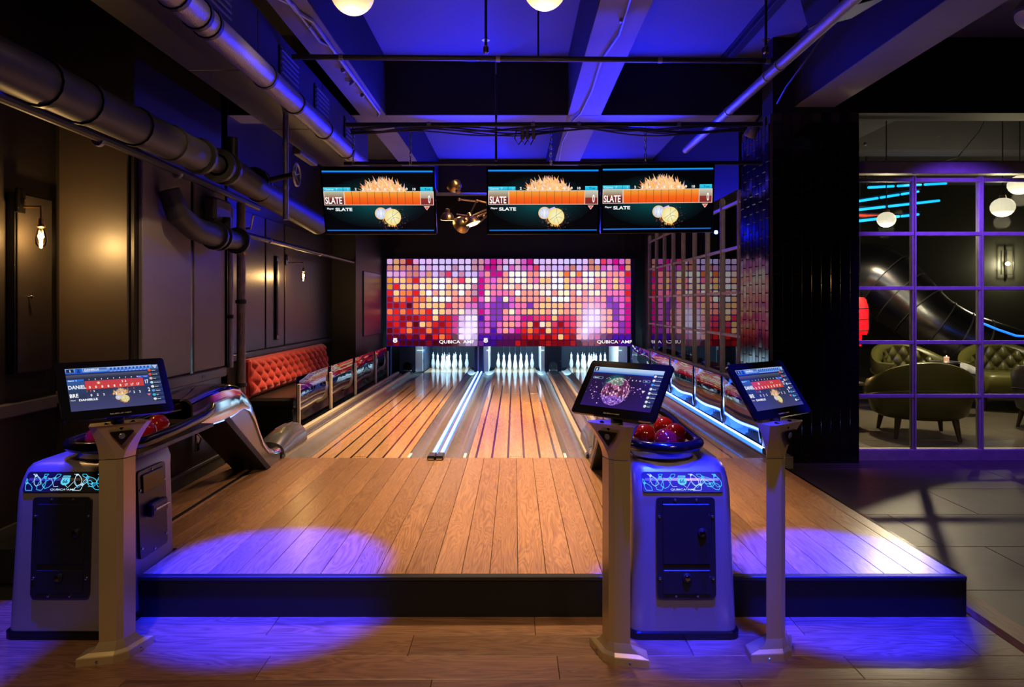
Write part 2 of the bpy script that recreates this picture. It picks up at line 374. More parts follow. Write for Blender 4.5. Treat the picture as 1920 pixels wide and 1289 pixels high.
# grey slab floor right of the approach
fs = struct(MB().box((2.15, -3, -.05), (14, 16, -.008)).build('floor_right', M_['grout']))
ys = [16, 13, 10.2, 8.3, 7.6, 6.94, 6.28, 5.60, 4.92, 4.27, 3.62, 2.97, 2.3, 1.6]
for i in range(len(ys)-1):
    x = 2.346 if ys[i] < 6.9 else 2.5
    off = (.55, .95, .3)[i % 3]; k = 0
    while x < 9:
        x1 = x+(off if k == 0 else 1.32); k += 1
        o = MB().box((-(x1-x)/2+.002, -(ys[i]-ys[i+1])/2+.002, -.01), ((x1-x)/2-.002, (ys[i]-ys[i+1])/2-.002, .004), .002).build('slab', M_['slab'], fs)
        o.location = ((x+x1)/2, (ys[i]+ys[i+1])/2, 0); x = x1
struct(MB().loft([[(2.188, yy, 0), (2.215, yy, .018), (2.33, yy, .018), (2.345, yy, .004), (2.345, yy, -.01), (2.188, yy, -.01)] for yy in (1.6, FY+.3)], smooth=False).build('trim_1', M_['ramp']))

# approach: a raised deck of oak planks with a black fascia
ap = struct(MB().box((-2.9, 3.72, 0), (2.14, FOUL, PZ-.014)).build('floor_approach', M_['black']))
U1, U2 = (-2.285, -1.80), (.507, 1.013)        # the two ball returns stand in notches of the deck
fs_ = []
for a, b in ((U1[1], U2[0]), (U2[1], 2.162)):
    MB().box((a, FY, 0), (b, FY+.03, PZ-.022)).build('fascia', M_['fascia'], ap)
    MB().box((a, FY-.008, PZ-.022), (b, FY+.03, PZ+.001), .004).build('nosing', M_['black'], ap)
    MB().box((a, FY+.03, 0), (b, 3.74, PZ-.014)).build('deck_frame', M_['black'], ap)
MB().box((2.14, FY+.001, 0), (2.162, FOUL+.75, PZ-.002), .002).build('fascia', M_['gloss_black'], ap)
pw = .1362; xk = -.393-pw*15
while xk < 2.139:
    a, b = xk, min(xk+pw, 2.139); y0 = FY+.031
    inn = [(U1, 3.70), (U2, 3.70)]
    segs = [(a, b, y0)]
    for (u0, u1), yb in inn:
        ns = []
        for sa, sb, sy in segs:
            if sb <= u0 or sa >= u1: ns.append((sa, sb, sy)); continue
            if sa < u0-.004: ns.append((sa, u0, sy))
            ns.append((max(sa, u0), min(sb, u1), yb))
            if sb > u1+.004: ns.append((u1, sb, sy))
        segs = ns
    for sa, sb, sy in segs:
        if sb < -2.36: continue
        if sa < U1[0]: sy = max(sy, 3.70)
        L_ = FOUL-.004-sy
        o = MB().box((-(sb-sa)/2+.0014, -L_/2, -.014), ((sb-sa)/2-.0014, L_/2, 0), .0016).build('plank', M_['approach'], ap)
        o.location = ((sa+sb)/2, sy+L_/2, PZ)
    xk += pw
MB().box((-2.075, 3.70, PZ), (-2.05, 5.5, PZ+.004)).build('cable_cover', M_['black'], ap)

# lanes
LANES = (-1.32, .011, 1.50); LNAME = ('left', 'middle', 'right'); LEND = 14.35
lane_bed = struct(MB().box((-2.9, FOUL, 0), (2.16, 15.4, .10)).build('floor_lane', M_['black']))
for cx, nm in zip(LANES, LNAME):
    t = thing('bowling_lane', f'{nm} bowling lane of oak boards with dark stripes', 'bowling lane', (cx, FOUL, .10), group='bowling lanes')
    MB().box((-.405, 0, 0), (.405, LEND-FOUL, .06)).build('bed', M_['black'], t)
    xs = [-.405, -.340, -.204, -.068, .068, .204, .340, .405]
    for a, b in zip(xs, xs[1:]):
        segs = [0, 2.1, 4.2, 6.3, LEND-FOUL]; 
        for s0, s1 in zip(segs, segs[1:]):
            o = MB().box((-(b-a)/2+.009 if a > -.4 else -(b-a)/2, -(s1-s0)/2+.0005, 0), ((b-a)/2-.009 if b < .4 else (b-a)/2, (s1-s0)/2-.0005, .036), .001).build('board', M_['lane'], t)
            o.location = ((a+b)/2, (s0+s1)/2, .06)
    for a in xs[1:-1]:
        MB().box((a-.0088, 0, .06), (a+.0088, 5.2, .0958)).build('stripe', M_['stripe'], t)
        MB().box((a-.0088, 5.2, .06), (a+.0088, LEND-FOUL, .0958)).build('joint', M_['lane'], t)
    # little row of aiming marks just past the foul line
    g = MB()
    for k in range(-3, 4):
        g.box((.0+k*.022-.006, .045, .0956), (.0+k*.022+.006, .058, .0963))
    g.build('marks', M_['stripe'], t)
# gutters
GUT = [(-1.95, -1.729, 'left gutter of the left lane'), (-.911, -.735, 'right gutter of the left lane'), (-.59, -.398, 'left gutter of the middle lane'),
       (.420, .600, 'right gutter of the middle lane'), (.905, 1.092, 'left gutter of the right lane'), (1.909, 2.13, 'right gutter of the right lane')]
for a, b, nm in GUT:
    n = 10; prof = []
    for k in range(n+1):
        u = k/n; prof.append((a+(b-a)*u, PZ-.004-.055*math.sin(math.pi*u)**.8))
    ring = prof+[(b, .101), (a, .101)]
    o = MB().loft([[(x, yy, z) for x, z in ring] for yy in (FOUL+.001, 13.2)]).build('gutter', M_['gutter'])
    tag(o, f'grey plastic {nm}', 'gutter', 'lane gutters')
    a2, b2 = a, b
    o = MB().loft([[(x, yy, z-.03) for x, z in prof]+[(b, yy, .1005), (a, yy, .1005)] for yy in (13.21, 14.4)]).build('pit_gutter', M_['white_panel'], o)
for x in (-.90, -.425, .432):
    o = MB().box((x-.012, FOUL+.002, PZ-.01), (x+.012, FOUL+.16, PZ+.006), .003).build('kick_plate', M_['white_panel'])
    tag(o, {-.90: 'small pale kick plate at right front corner of the left lane', -.425: 'small pale kick plate at left front corner of the middle lane', .432: 'small pale kick plate at right front corner of the middle lane'}[x], 'kick plate', 'kick plates')
# double light strip between the left and middle lanes
t = thing('light_strip', 'pair of glowing blue white light lines between left and middle lanes', 'light strip', (-.6625, FOUL, .10))
MB().box((-.0725, 0, 0), (.0725, 7.3, .098), .004).build('base', M_['gutter'], t)
for s in (-.034, .034):
    MB().box((s-.019, -.02, .098), (s+.019, 7.28, .112), .003).build('diffuser', M_['led_edge'], t)
    MB().box((s-.0105, -.02, .112), (s+.0105, 7.28, .119), .003).build('light_line', M_['led'], t)
    MB().box((s-.033, -.10, .096), (s+.033, .06, .132), .008).build('end_cap', M_['gloss_black'], t)
    MB().box((s-.024, -.104, .102), (s+.024, -.1, .112)).build('end_plate', M_['steel'], t)

# rails of the ball tracks
def track(x0, x1, y0, y1, label, flip=False):
    t = thing('ball_track', label, 'ball track', ((x0+x1)/2, y0, .10), group='ball return tracks')
    h = (x1-x0)/2
    MB().box((-h, 0, 0), (h, y1-y0, .075)).build('tray', M_['gutter'], t)
    for s in (-1, 1):
        MB().box((s*(h-.026)-.024, -.0, .075), (s*(h-.026)+.024, y1-y0, .128), .008).build('rail', M_['rail'], t)
        MB().box((s*(h-.085)-.012, 0, .075), (s*(h-.085)+.012, y1-y0, .105), .004).build('guide_bar', M_['steel'], t)
    s = 1 if not flip else -1
    MB().box((s*(h-.026)-.03, -.06, .09), (s*(h-.026)+.03, .045, .14), .01).build('end_cap', M_['gloss_black'], t)
    MB().box((s*(h-.026)-.026, -.062, .097), (s*(h-.026)+.026, -.055, .106)).build('end_plate', M_['steel'], t)
    n = 14; rings = []
    for y, sc in ((5.872, .62), (6.0, .82), (6.2, 1), (6.50, 1), (6.52, .98)):
        rings.append([(.135*math.cos(R(180*k/n)), y-y0, .126+.165*sc*math.sin(R(180*k/n))**.8) for k in range(n+1)])
    cv = MB().loft(rings).build('cover', M_['hood_grey'], t, sharp=45)
    for k in (3, 5, 7, 9): MB().tube([(.136*math.cos(R(180*k/n)), y-y0, .127+.166*math.sin(R(180*k/n))**.8) for y in (6.2, 6.5)], .004, 6).build('rib', M_['hood_grey'], cv)
    return t
track(-2.215, -1.955, FOUL, 13.0, 'cream railed ball track along left lane beside mirrored divider')
track(.605, .90, FOUL, 13.0, 'cream railed ball track between middle and right lanes', True)

# ------------------------------------------------------------------ walls
WL = -2.37
WN = -2.86                      # the wall nearest the camera stands further out; it steps in at Y 4.32
wn = struct(MB().box((WN-.12, -3, 0), (WN, 4.32, 4.0)).build('wall_left_near', M_['wall_dark']))
MB().box((WN, 1.2, .86), (WN+.04, 4.28, .94), .008).build('chair_rail', M_['grey_trim'], wn)
MB().box((WN, 1.2, 0), (WN+.02, 4.3, .25), .004).build('baseboard', M_['base_green'], wn)
st = struct(MB().box((WN-.1, 4.32, 0), (WL-.001, 4.44, 4.0)).build('wall_left_step', M_['wall_dark']))
MB().box((WN+.03, 4.30, .98), (WL-.03, 4.32, 2.62), .006).build('panel', M_['wall_brown'], st)
MB().box((WN+.02, 4.28, .88), (WL-.0, 4.32, .96), .008).build('chair_rail', M_['grey_trim'], st)
wl = struct(MB().box((WL-.12, 4.33, 0), (WL, 5.72, 4.0)).build('wall_left', M_['wall_dark']))
def wall_panel(y0, y1, m, z0=1.0, z1=2.62, d=.022): return MB().box((WL, y0, z0), (WL+d, y1, z1), .006).build('panel', m, wl)
wall_panel(4.36, 5.015, M_['wall_grey'], z1=2.5, d=.03); wall_panel(5.065, 5.60, M_['wall_grey'], z1=2.5, d=.03)
MB().box((WL, 5.018, .98), (WL+.022, 5.062, 2.5)).build('cable_slot', M_['gloss_black'], wl)
MB().box((WL, 4.34, .915), (WL+.04, 5.62, .99), .008).build('chair_rail', M_['grey_trim'], wl)
MB().box((WL+.04, 5.17, .945), (WL+.043, 5.22, .965)).build('bolt_slot', M_['black'], wl)
struct(MB().box((WL, 4.34, .14), (WL+.02, 5.62, .30), .004).build('baseboard_left', M_['base_green']))
struct(MB().box((WL+.02, 4.34, .285), (WL+.034, 5.62, .31), .005).build('trim_2', M_['grey_trim']))
WR = -2.92
wr = struct(MB().box((WR-.12, 5.6, 0), (WR, 11.2, 4.0)).build('wall_left_recess', M_['wall_dark']))
struct(MB().box((WR, 5.6, 0), (WL, 5.72, 4.0)).build('wall_left_return', M_['wall_black']))
for a, b in ((6.2, 8.05), (8.09, 8.72), (8.76, 11.0)): MB().box((WR, a, .98), (WR+.02, b, 2.5), .006).build('panel', M_['wall_dark'], wr)
MB().box((WR, 5.8, .90), (WR+.035, 11.0, .975), .008).build('chair_rail', M_['wall_dark'], wr)
struct(MB().box((-3.04, 11.0, 0), (-2.52, 15.4, 4.0)).build('wall_left_end', M_['wall_black']))
MB().box((-2.52, 11.5, .95), (-2.50, 13.0, 2.05), .01).build('panel', mat('blue_grey_panel', (.03, .05, .07), rough=.3), bpy.data.objects['wall_left_end'])
struct(MB().box((-3.04, 13.45, 2.38), (2.6, 13.6, 4.0)).build('wall_back', M_['wall_black']))
struct(MB().box((-3.04, 15.2, 0), (5, 15.35, 2.5)).build('wall_pit', M_['navy']))
struct(MB().box((2.45, 12.45, 0), (2.6, 15.3, 4.0)).build('wall_right_end', M_['wall_black']))
# behind the camera, so that glass and metal have a room to mirror
struct(MB().box((-6, -3.1, 0), (14, -3, 4)).build('wall_front', M_['wall_dark']))
struct(MB().box((13.9, -3, 0), (14, 16, 4)).build('wall_right', M_['wall_dark']))
struct(MB().box((2.6, 14.6, 0), (14, 14.7, 4)).build('wall_lounge', mat('lounge_wall', (.10, .10, .075), rough=.5, noise=.2, nscale=1.2)))

# ceiling with its beams
ce = struct(MB().box((-3.2, -3.1, 4.0), (14, 16, 4.2)).build('ceiling', M_['ceiling']))
def beam(a, b, nm, soff=True):
    o = struct(MB().box(a, b).build(nm, M_['beam_side']))
    if soff: MB().box((a[0]+.004, a[1]+.004, a[2]-.006), (b[0]-.004, b[1]-.004, a[2])).build('soffit', M_['soffit'], o)
    return o
beam((-3.2, 7.07, 3.43), (2.95, 7.40, 4.0), 'trim_3')
beam((-3.2, 12.0, 3.43), (2.95, 12.35, 4.0), 'trim_4')
beam((-3.2, 1.9, 3.43), (2.95, 2.25, 4.0), 'trim_5')
for n, (x0, x1) in enumerate(((-1.57, -1.31), (.539, .879))):
    for k, (y0, y1) in enumerate(((-3, 1.9), (2.25, 7.07), (7.40, 12.0))):
        beam((x0, y0, 3.424), (x1, y1, 4.0), f'trim_{6+n*3+k}')
    MB().box((x0+.004, 7.05, 3.418), (x1-.004, 7.42, 3.424)).build('soffit', M_['soffit'], bpy.data.objects['trim_3'])
# dark bulkhead and deep beam on the right
beam((2.62, -3, 3.35), (3.0, 6.5, 4.0), 'trim_12')
struct(MB().box((2.42, 6.50, 3.29), (14, 6.78, 4.0)).build('wall_header', M_['beam_side']))
struct(MB().box((3.0, 1.0, 3.55), (14, 4.6, 4.0)).build('ceiling_right', mat('brown_plaster', (.09, .07, .062), rough=.7, noise=.2, nscale=2)))
# tiled pillar
def tile_mesh(w_, h_, d_): return MB().box((-w_/2+.0025, -d_, -h_/2+.0025), (w_/2-.0025, 0, h_/2-.0025), .003)
pil = struct(MB().box((2.42, 6.515, 0), (3.235, 7.36, 3.29)).build('wall_pillar', M_['grout']))
tw, th = .0905, .178
tm = tile_mesh(tw, th, .012); tob = tm.build('tile', M_['tile'], pil); tme = tob.data; bpy.data.objects.remove(tob)
half = tile_mesh(tw, th/2, .012); tob = half.build('tile', M_['tile'], pil); hme = tob.data; bpy.data.objects.remove(tob)
for c in range(9):
    z = .0
    if c % 2: piece('tile', hme, (2.42+tw*(c+.5), 6.515, z+th/4), pil, (R(random.uniform(-.5, .5)), 0, R(random.uniform(-.5, .5)))); z = th/2
    while z+th < 3.30:
        piece('tile', tme, (2.42+tw*(c+.5), 6.515, z+th/2), pil, (R(random.uniform(-.5, .5)), 0, R(random.uniform(-.5, .5)))); z += th
pil2 = struct(MB().box((2.408, 6.53, 0), (2.4195, 7.355, 3.29)).build('wall_pillar_side', M_['grout']))
for c in range(9):
    z = .0
    if c % 2: piece('tile', hme, (2.408, 6.54+tw*(c+.5), z+th/4), pil2, (R(random.uniform(-.7, .7)), 0, R(-90+random.uniform(-.7, .7)))); z = th/2
    while z+th < 3.30:
        piece('tile', tme, (2.408, 6.54+tw*(c+.5), z+th/2), pil2, (R(random.uniform(-.7, .7)), 0, R(-90+random.uniform(-.7, .7)))); z += th

# gridded window facing the camera (lounge behind)
W1 = struct(MB().box((3.235, 6.60, 0), (7.2, 6.72, .11), .006).build('window_1', M_['mullion']))
wz = [.11, .617, 1.131, 1.649, 2.17, 2.685]; wx = [3.25, 3.82, 4.46, 5.10, 5.74, 6.38, 7.02]
MB().box((3.235, 6.58, 2.74), (7.2, 6.70, 2.85), .006).build('head_rail', M_['mullion'], W1)
MB().box((3.235, 6.62, 2.85), (7.2, 6.66, 2.86)).build('sliding_track', M_['steel'], W1)
for x in wx: MB().box((x-.018, 6.625, .11), (x+.018, 6.675, 2.72), .004).build('mullion', M_['mullion'], W1); MB().box((x-.007, 6.60, .11), (x+.007, 6.70, 2.71), .002).build('mullion_fin', M_['mullion'], W1)
for z in wz[1:]: MB().box((3.235, 6.618, z-.018), (7.2, 6.66, z+.018), .004).build('transom', M_['mullion'], W1)
for a, b in zip(wx, wx[1:]):
    for c, d in zip(wz, wz[1:]): MB().box((a+.018, 6.646, c+.012), (b-.018, 6.652, d-.018)).build('pane', M_['glass'], W1)
# gridded partition along the right lane
W2 = struct(MB().box((2.37, 7.37, .60), (2.45, 12.44, .70), .006).build('window_2', M_['mullion']))
MB().box((2.40, 7.37, 0), (2.44, 12.44, .60)).build('kick_panel', M_['wall_black'], W2)
vy = [7.42+.62*k for k in range(9)]; vz = [.70, 1.15, 1.62, 2.11, 2.60]
for y in vy:
    MB().box((2.392, y-.014, .70), (2.43, y+.014, 2.72), .004).build('mullion', M_['mullion'], W2)
    MB().box((2.38, y-.005, .70), (2.442, y+.005, 2.70), .002).build('mullion_fin', M_['mullion'], W2)
for z in vz[1:]: MB().box((2.392, 7.37, z-.016), (2.43, 12.44, z+.016), .004).build('transom', M_['mullion'], W2)
for a, b in zip(vy, vy[1:]):
    for c, d in zip(vz, vz[1:]): MB().box((2.407, a+.016, c+.016), (2.413, b-.016, d-.016)).build('pane', M_['glass'], W2)
struct(MB().box((2.38, 7.37, 2.72), (2.55, 12.44, 4.0)).build('wall_right_lane', M_['wall_black']))

# ------------------------------------------------------------------ printed pictures (flat prints and screens)
def S(*c): return lin(c)
def place2d(g, M):
    g.V = [tuple(M @ Vector(v)) for v in g.V]; return g
def rrect(x0, y0, x1, y1, r, n=4):
    out = []
    for cx, cy, a0 in ((x1-r, y1-r, 0), (x0+r, y1-r, 90), (x0+r, y0+r, 180), (x1-r, y0+r, 270)):
        for k in range(n+1): a = R(a0+90*k/n); out.append((cx+r*math.cos(a), cy+r*math.sin(a)))
    return out
def logo(g, x, y, h, z, c, ctri, sx=1.75, bold=.012):
    n0 = len(g.V); g.text('QUBICA', x, y, h, z, c, sx, 'LEFT', bold); x1 = max(v[0] for v in g.V[n0:])
    k = h*.62; g.poly([(x1+.1*h, y+h*.95), (x1+.1*h+k, y+h*.95), (x1+.1*h+k/2, y+h*.3)][::-1], z, ctri)
    g.text('AMF', x1+k+.2*h, y, h, z, c, sx, 'LEFT', bold)
def shield(g, x, y, s, z, c, dark, num=True):
    g.poly(rrect(x-s*.42, y+s*.30, x+s*.42, y+s*.52, s*.09), z, c)
    pts = [(0, -.55), (.2, -.5), (.42, -.36), (.5, -.12), (.40, .1), (.44, .24), (-.44, .24), (-.40, .1), (-.5, -.12), (-.42, -.36), (-.2, -.5)]
    g.poly([(x+a*s, y+b*s) for a, b in pts], z, c)
    if num:
        g.text('66', x, y-.3*s, s*.42, z+.0004, dark, .95, 'CENTER', .02)
        g.text('HIGHWAY', x, y+.36*s, s*.12, z+.0004, dark, .9, 'CENTER', .02)
def fireball(g, cx, cy, s, z, seed=3, dim=1.0, fl=1.0):
    rr = random.Random(seed)
    def d(c): return tuple(v*dim for v in lin(c))
    # fine glowing spray that trails up and to the left, then flame tongues, then the two balls
    if fl > 1:
        for k in range(8): g.disc(cx-s*1.4, cy+s*3.3, s*(2.3-.22*k), z-.0012+.0001*k, d((20+26*k, 22+20*k, 26+11*k)), ry=s*(1.05-.1*k), n=22)
    for k in range(420):
        t = rr.random(); a = R(rr.gauss(105, 32)); rad = s*(1.1+2.4*t**.8*rr.random())
        x = cx-s*.55+math.cos(a)*rad*1.05*(1+.3*(fl-1)); y = cy+s*(.9+.9*(fl-1))+math.sin(a)*rad*(.95-.12*(fl-1)); q = s*rr.uniform(.015, .05)*(1.3-t)
        g.rect(x-q, y-q, x+q, y+q, z, d(rr.choice(((120, 160, 190), (200, 190, 170), (110, 90, 160), (150, 190, 150), (235, 150, 90)))))
    for k in range(int(170*fl)):
        t = rr.random(); a = R(rr.uniform(20, 165)); r0 = s*rr.uniform(.3, 1.9)
        x = cx-s*(.35+.3*(fl-1))+math.cos(a)*r0*1.1*(1+.3*(fl-1)); y = cy+s*(.75+1.35*(fl-1))+math.sin(a)*r0; L = s*rr.uniform(.25, .7)*(1+.5*(fl-1)); wd = s*rr.uniform(.05, .14)*(1+.2*(fl-1)); b = R(rr.gauss(105+12*(fl > 1), 30))
        c = rr.choice(((255, 130, 50), (255, 175, 70), (255, 205, 110), (240, 100, 50), (255, 225, 150), (255, 150, 90), (215, 160, 205)))
        nx, ny = -math.sin(b)*wd, math.cos(b)*wd
        g.poly([(x-nx, y-ny), (x+math.cos(b)*L, y+math.sin(b)*L), (x+nx, y+ny)][::-1], z+.0003, [d(rr.choice(((255, 246, 214), (255, 200, 110), (255, 225, 150)))), d(c), d(rr.choice(((255, 236, 180), (250, 160, 70))))])
    for k in range(200):
        a = rr.uniform(0, 6.28); r0 = s*rr.uniform(.9, 1.9); x = cx+math.cos(a)*r0; y = cy-s*.15+math.sin(a)*r0*.75; q = s*.022
        g.rect(x-q, y-q, x+q, y+q, z+.0002, d(rr.choice(((110, 70, 90), (190, 120, 90), (90, 60, 110)))))
    g.poly([(cx-s*.75, cy+s*.1), (cx-s*.1, cy-s*.2), (cx+s*.4, cy+s*.55), (cx-s*.1, cy+s*1.15), (cx-s*.7, cy+s*.9)], z+.0005, d((215, 190, 245)))
    g.poly([(cx-s*.9, cy+s*.1), (cx-s*.25, cy-s*.85), (cx+s*.1, cy-s*.1), (cx-s*.3, cy+s*.6)], z+.0006, d((255, 205, 120)))
    bx, by = cx-s*1.25, cy+s*.42
    g.disc(bx, by, s*.72, z+.0007, d((245, 190, 120))); g.disc(bx, by, s*.62, z+.0009, d((250, 250, 255)), c2=d((195, 210, 235)))
    for sg in (-1, 1): g.line([(bx+sg*s*(.42-.25*math.cos(R(q))), by+s*.5*math.sin(R(q))) for q in range(-80, 81, 20)], s*.035, z+.001, d((150, 165, 200)))
    g.disc(cx+s*.1, cy, s*.98, z+.0009, d((255, 215, 120))); g.disc(cx+s*.12, cy+s*.02, s*.9, z+.0011, d((255, 250, 205)), c2=d((240, 225, 150)))
    dk = d((120, 100, 40))
    g.line([(cx-s*.62, cy-s*.42), (cx+s*.80, cy+s*.62)], s*.035, z+.0012, dk)
    g.line([(cx+s*.2, cy+s*.9), (cx+s*.1, cy+s*.1), (cx+s*.45, cy-s*.8)], s*.03, z+.0012, dk)
    g.line([(cx+s*.12+s*.55*math.cos(R(a))+s*.3, cy-s*.55+s*.5*math.sin(R(a))) for a in range(40, 220, 18)], s*.03, z+.0012, dk)
    for k in range(50):
        a = R(rr.uniform(150, 300)); x = cx+math.cos(a)*s; y = cy+math.sin(a)*s; L = s*rr.uniform(.1, .35); b = a+rr.uniform(-.5, .5)
        g.poly([(x-.05*s, y), (x+math.cos(b)*L, y+math.sin(b)*L), (x+.05*s, y+.03*s)], z+.0008, d(rr.choice(((255, 170, 60), (255, 225, 130), (240, 90, 60)))))

# ---- hanging score screens (16 x 9 units)
def tv_graphics():
    g = MB(); W = (1, 1, 1)
    g.rect(0, 0, 16, 9, 0, S(0, 2, 4))
    for k in range(10):       # teal sheen of the picture's backdrop, outer to inner ellipse
        u = k/9; rx = 7.6*(1-.75*u); g.disc(7.6-.5*u, 4.3, rx, .0002+.0002*k, S(2+3*u, 12+52*u, 16+52*u), ry=3.7*(1-.72*u), n=40)
    g.rect(0, 8.72, 16, 8.9, .004, S(20, 150, 235)); g.rect(0, 8.6, 16, 8.72, .004, S(8, 60, 160))
    g.rect(.1, .12, 15.9, .25, .004, S(40, 125, 215)); g.rect(.1, .02, 15.9, .12, .004, S(8, 30, 90))
    fireball(g, 9.75, 2.15, 1.25, .004, fl=2.1)
    g.rect(0, 5.95, 2.85, 6.5, .007, S(30, 165, 205), S(70, 215, 240)); g.text('Game  7', .2, 6.08, .32, .008, S(190, 245, 255), 1.25, 'LEFT', .01)
    g.rect(2.9, 5.95, 3.95, 6.5, .007, S(30, 165, 205), S(70, 215, 240)); g.text('1', 3.55, 6.08, .32, .008, S(190, 245, 255), 1, 'LEFT', .02)
    for k in range(2, 11): g.text(str(k), 2.95+1.06*k-.35, 6.08, .36, .008, W, 1.1, 'CENTER', .025)
    g.rect(14.1, 5.95, 15.9, 6.55, .007, S(10, 170, 215), S(50, 215, 245)); g.text('Tot', 14.65, 6.1, .32, .008, S(20, 60, 110), 1.4, 'LEFT', .01)
    g.rect(0, 3.9, 16, 5.95, .0065, S(235, 205, 190))
    for k in range(10):
        x = 3.02+1.102*k
        g.rect(x+.02, 3.98, x+1.08, 4.9, .007, S(240, 78, 18), S(245, 105, 30)); g.rect(x+.02, 4.9, x+1.08, 5.85, .007, S(245, 105, 30), S(240, 165, 60))
        if k: g.rect(x-.03, 3.98, x+.02, 5.9, .0075, S(70, 50, 25))
    g.rect(.1, 3.98, 2.9, 4.9, .007, S(95, 30, 25), S(125, 45, 38)); g.rect(.1, 4.9, 2.9, 5.88, .007, S(150, 80, 60), S(180, 190, 160))
    g.text('SLATE', .18, 4.12, 1.0, .008, W, .66, 'LEFT', .02)
    g.rect(14.12, 3.98, 15.9, 4.9, .007, S(130, 40, 35), S(140, 50, 45)); g.rect(14.12, 4.9, 15.9, 5.88, .007, S(170, 140, 120), S(200, 205, 185))
    g.text('0', 15.35, 4.22, 1.15, .008, W, .45, 'CENTER', .02)
    g.poly([(14.5, 3.75), (15.4, 3.75), (14.95, 3.15)][::-1], .007, S(240, 190, 180)); g.poly([(14.72, 3.62), (15.18, 3.62), (14.95, 3.32)][::-1], .008, S(215, 70, 60))
    g.text('Player', .35, 3.28, .25, .008, W, 1.2, 'LEFT', .02); g.text('SLATE', 1.55, 3.06, .46, .008, W, 1.45, 'LEFT', .03)
    return g
def build_tv(label, pos, tilt, w_, roll=0, yaw=0):
    h_ = w_*9/16+.03
    t = thing('score_screen', label, 'television', pos, yaw, 'overhead score screens')
    b = MB().box((-w_/2-.007, 0, -h_/2-.008), (w_/2+.007, .05, h_/2+.008), .005)
    b.box((-w_/2+.15, .05, -h_/2+.08), (w_/2-.15, .09, h_/2-.08), .01)
    hs = b.build('housing', M_['gloss_black'], t); hs.rotation_euler = (R(tilt), R(roll), 0)
    k = (w_-.016)/16
    g = place2d(tv_graphics(), Matrix(((k, 0, 0, -8*k), (0, 0, -.06, -.001), (0, k, 0, -4.5*k), (0, 0, 0, 1))))
    sc = g.build('screen', M_['screen'], hs)
    MB().box((-.12, .0895, -.1), (.12, .12, .1), .01).build('wall_plate', M_['black'], hs)
    return t
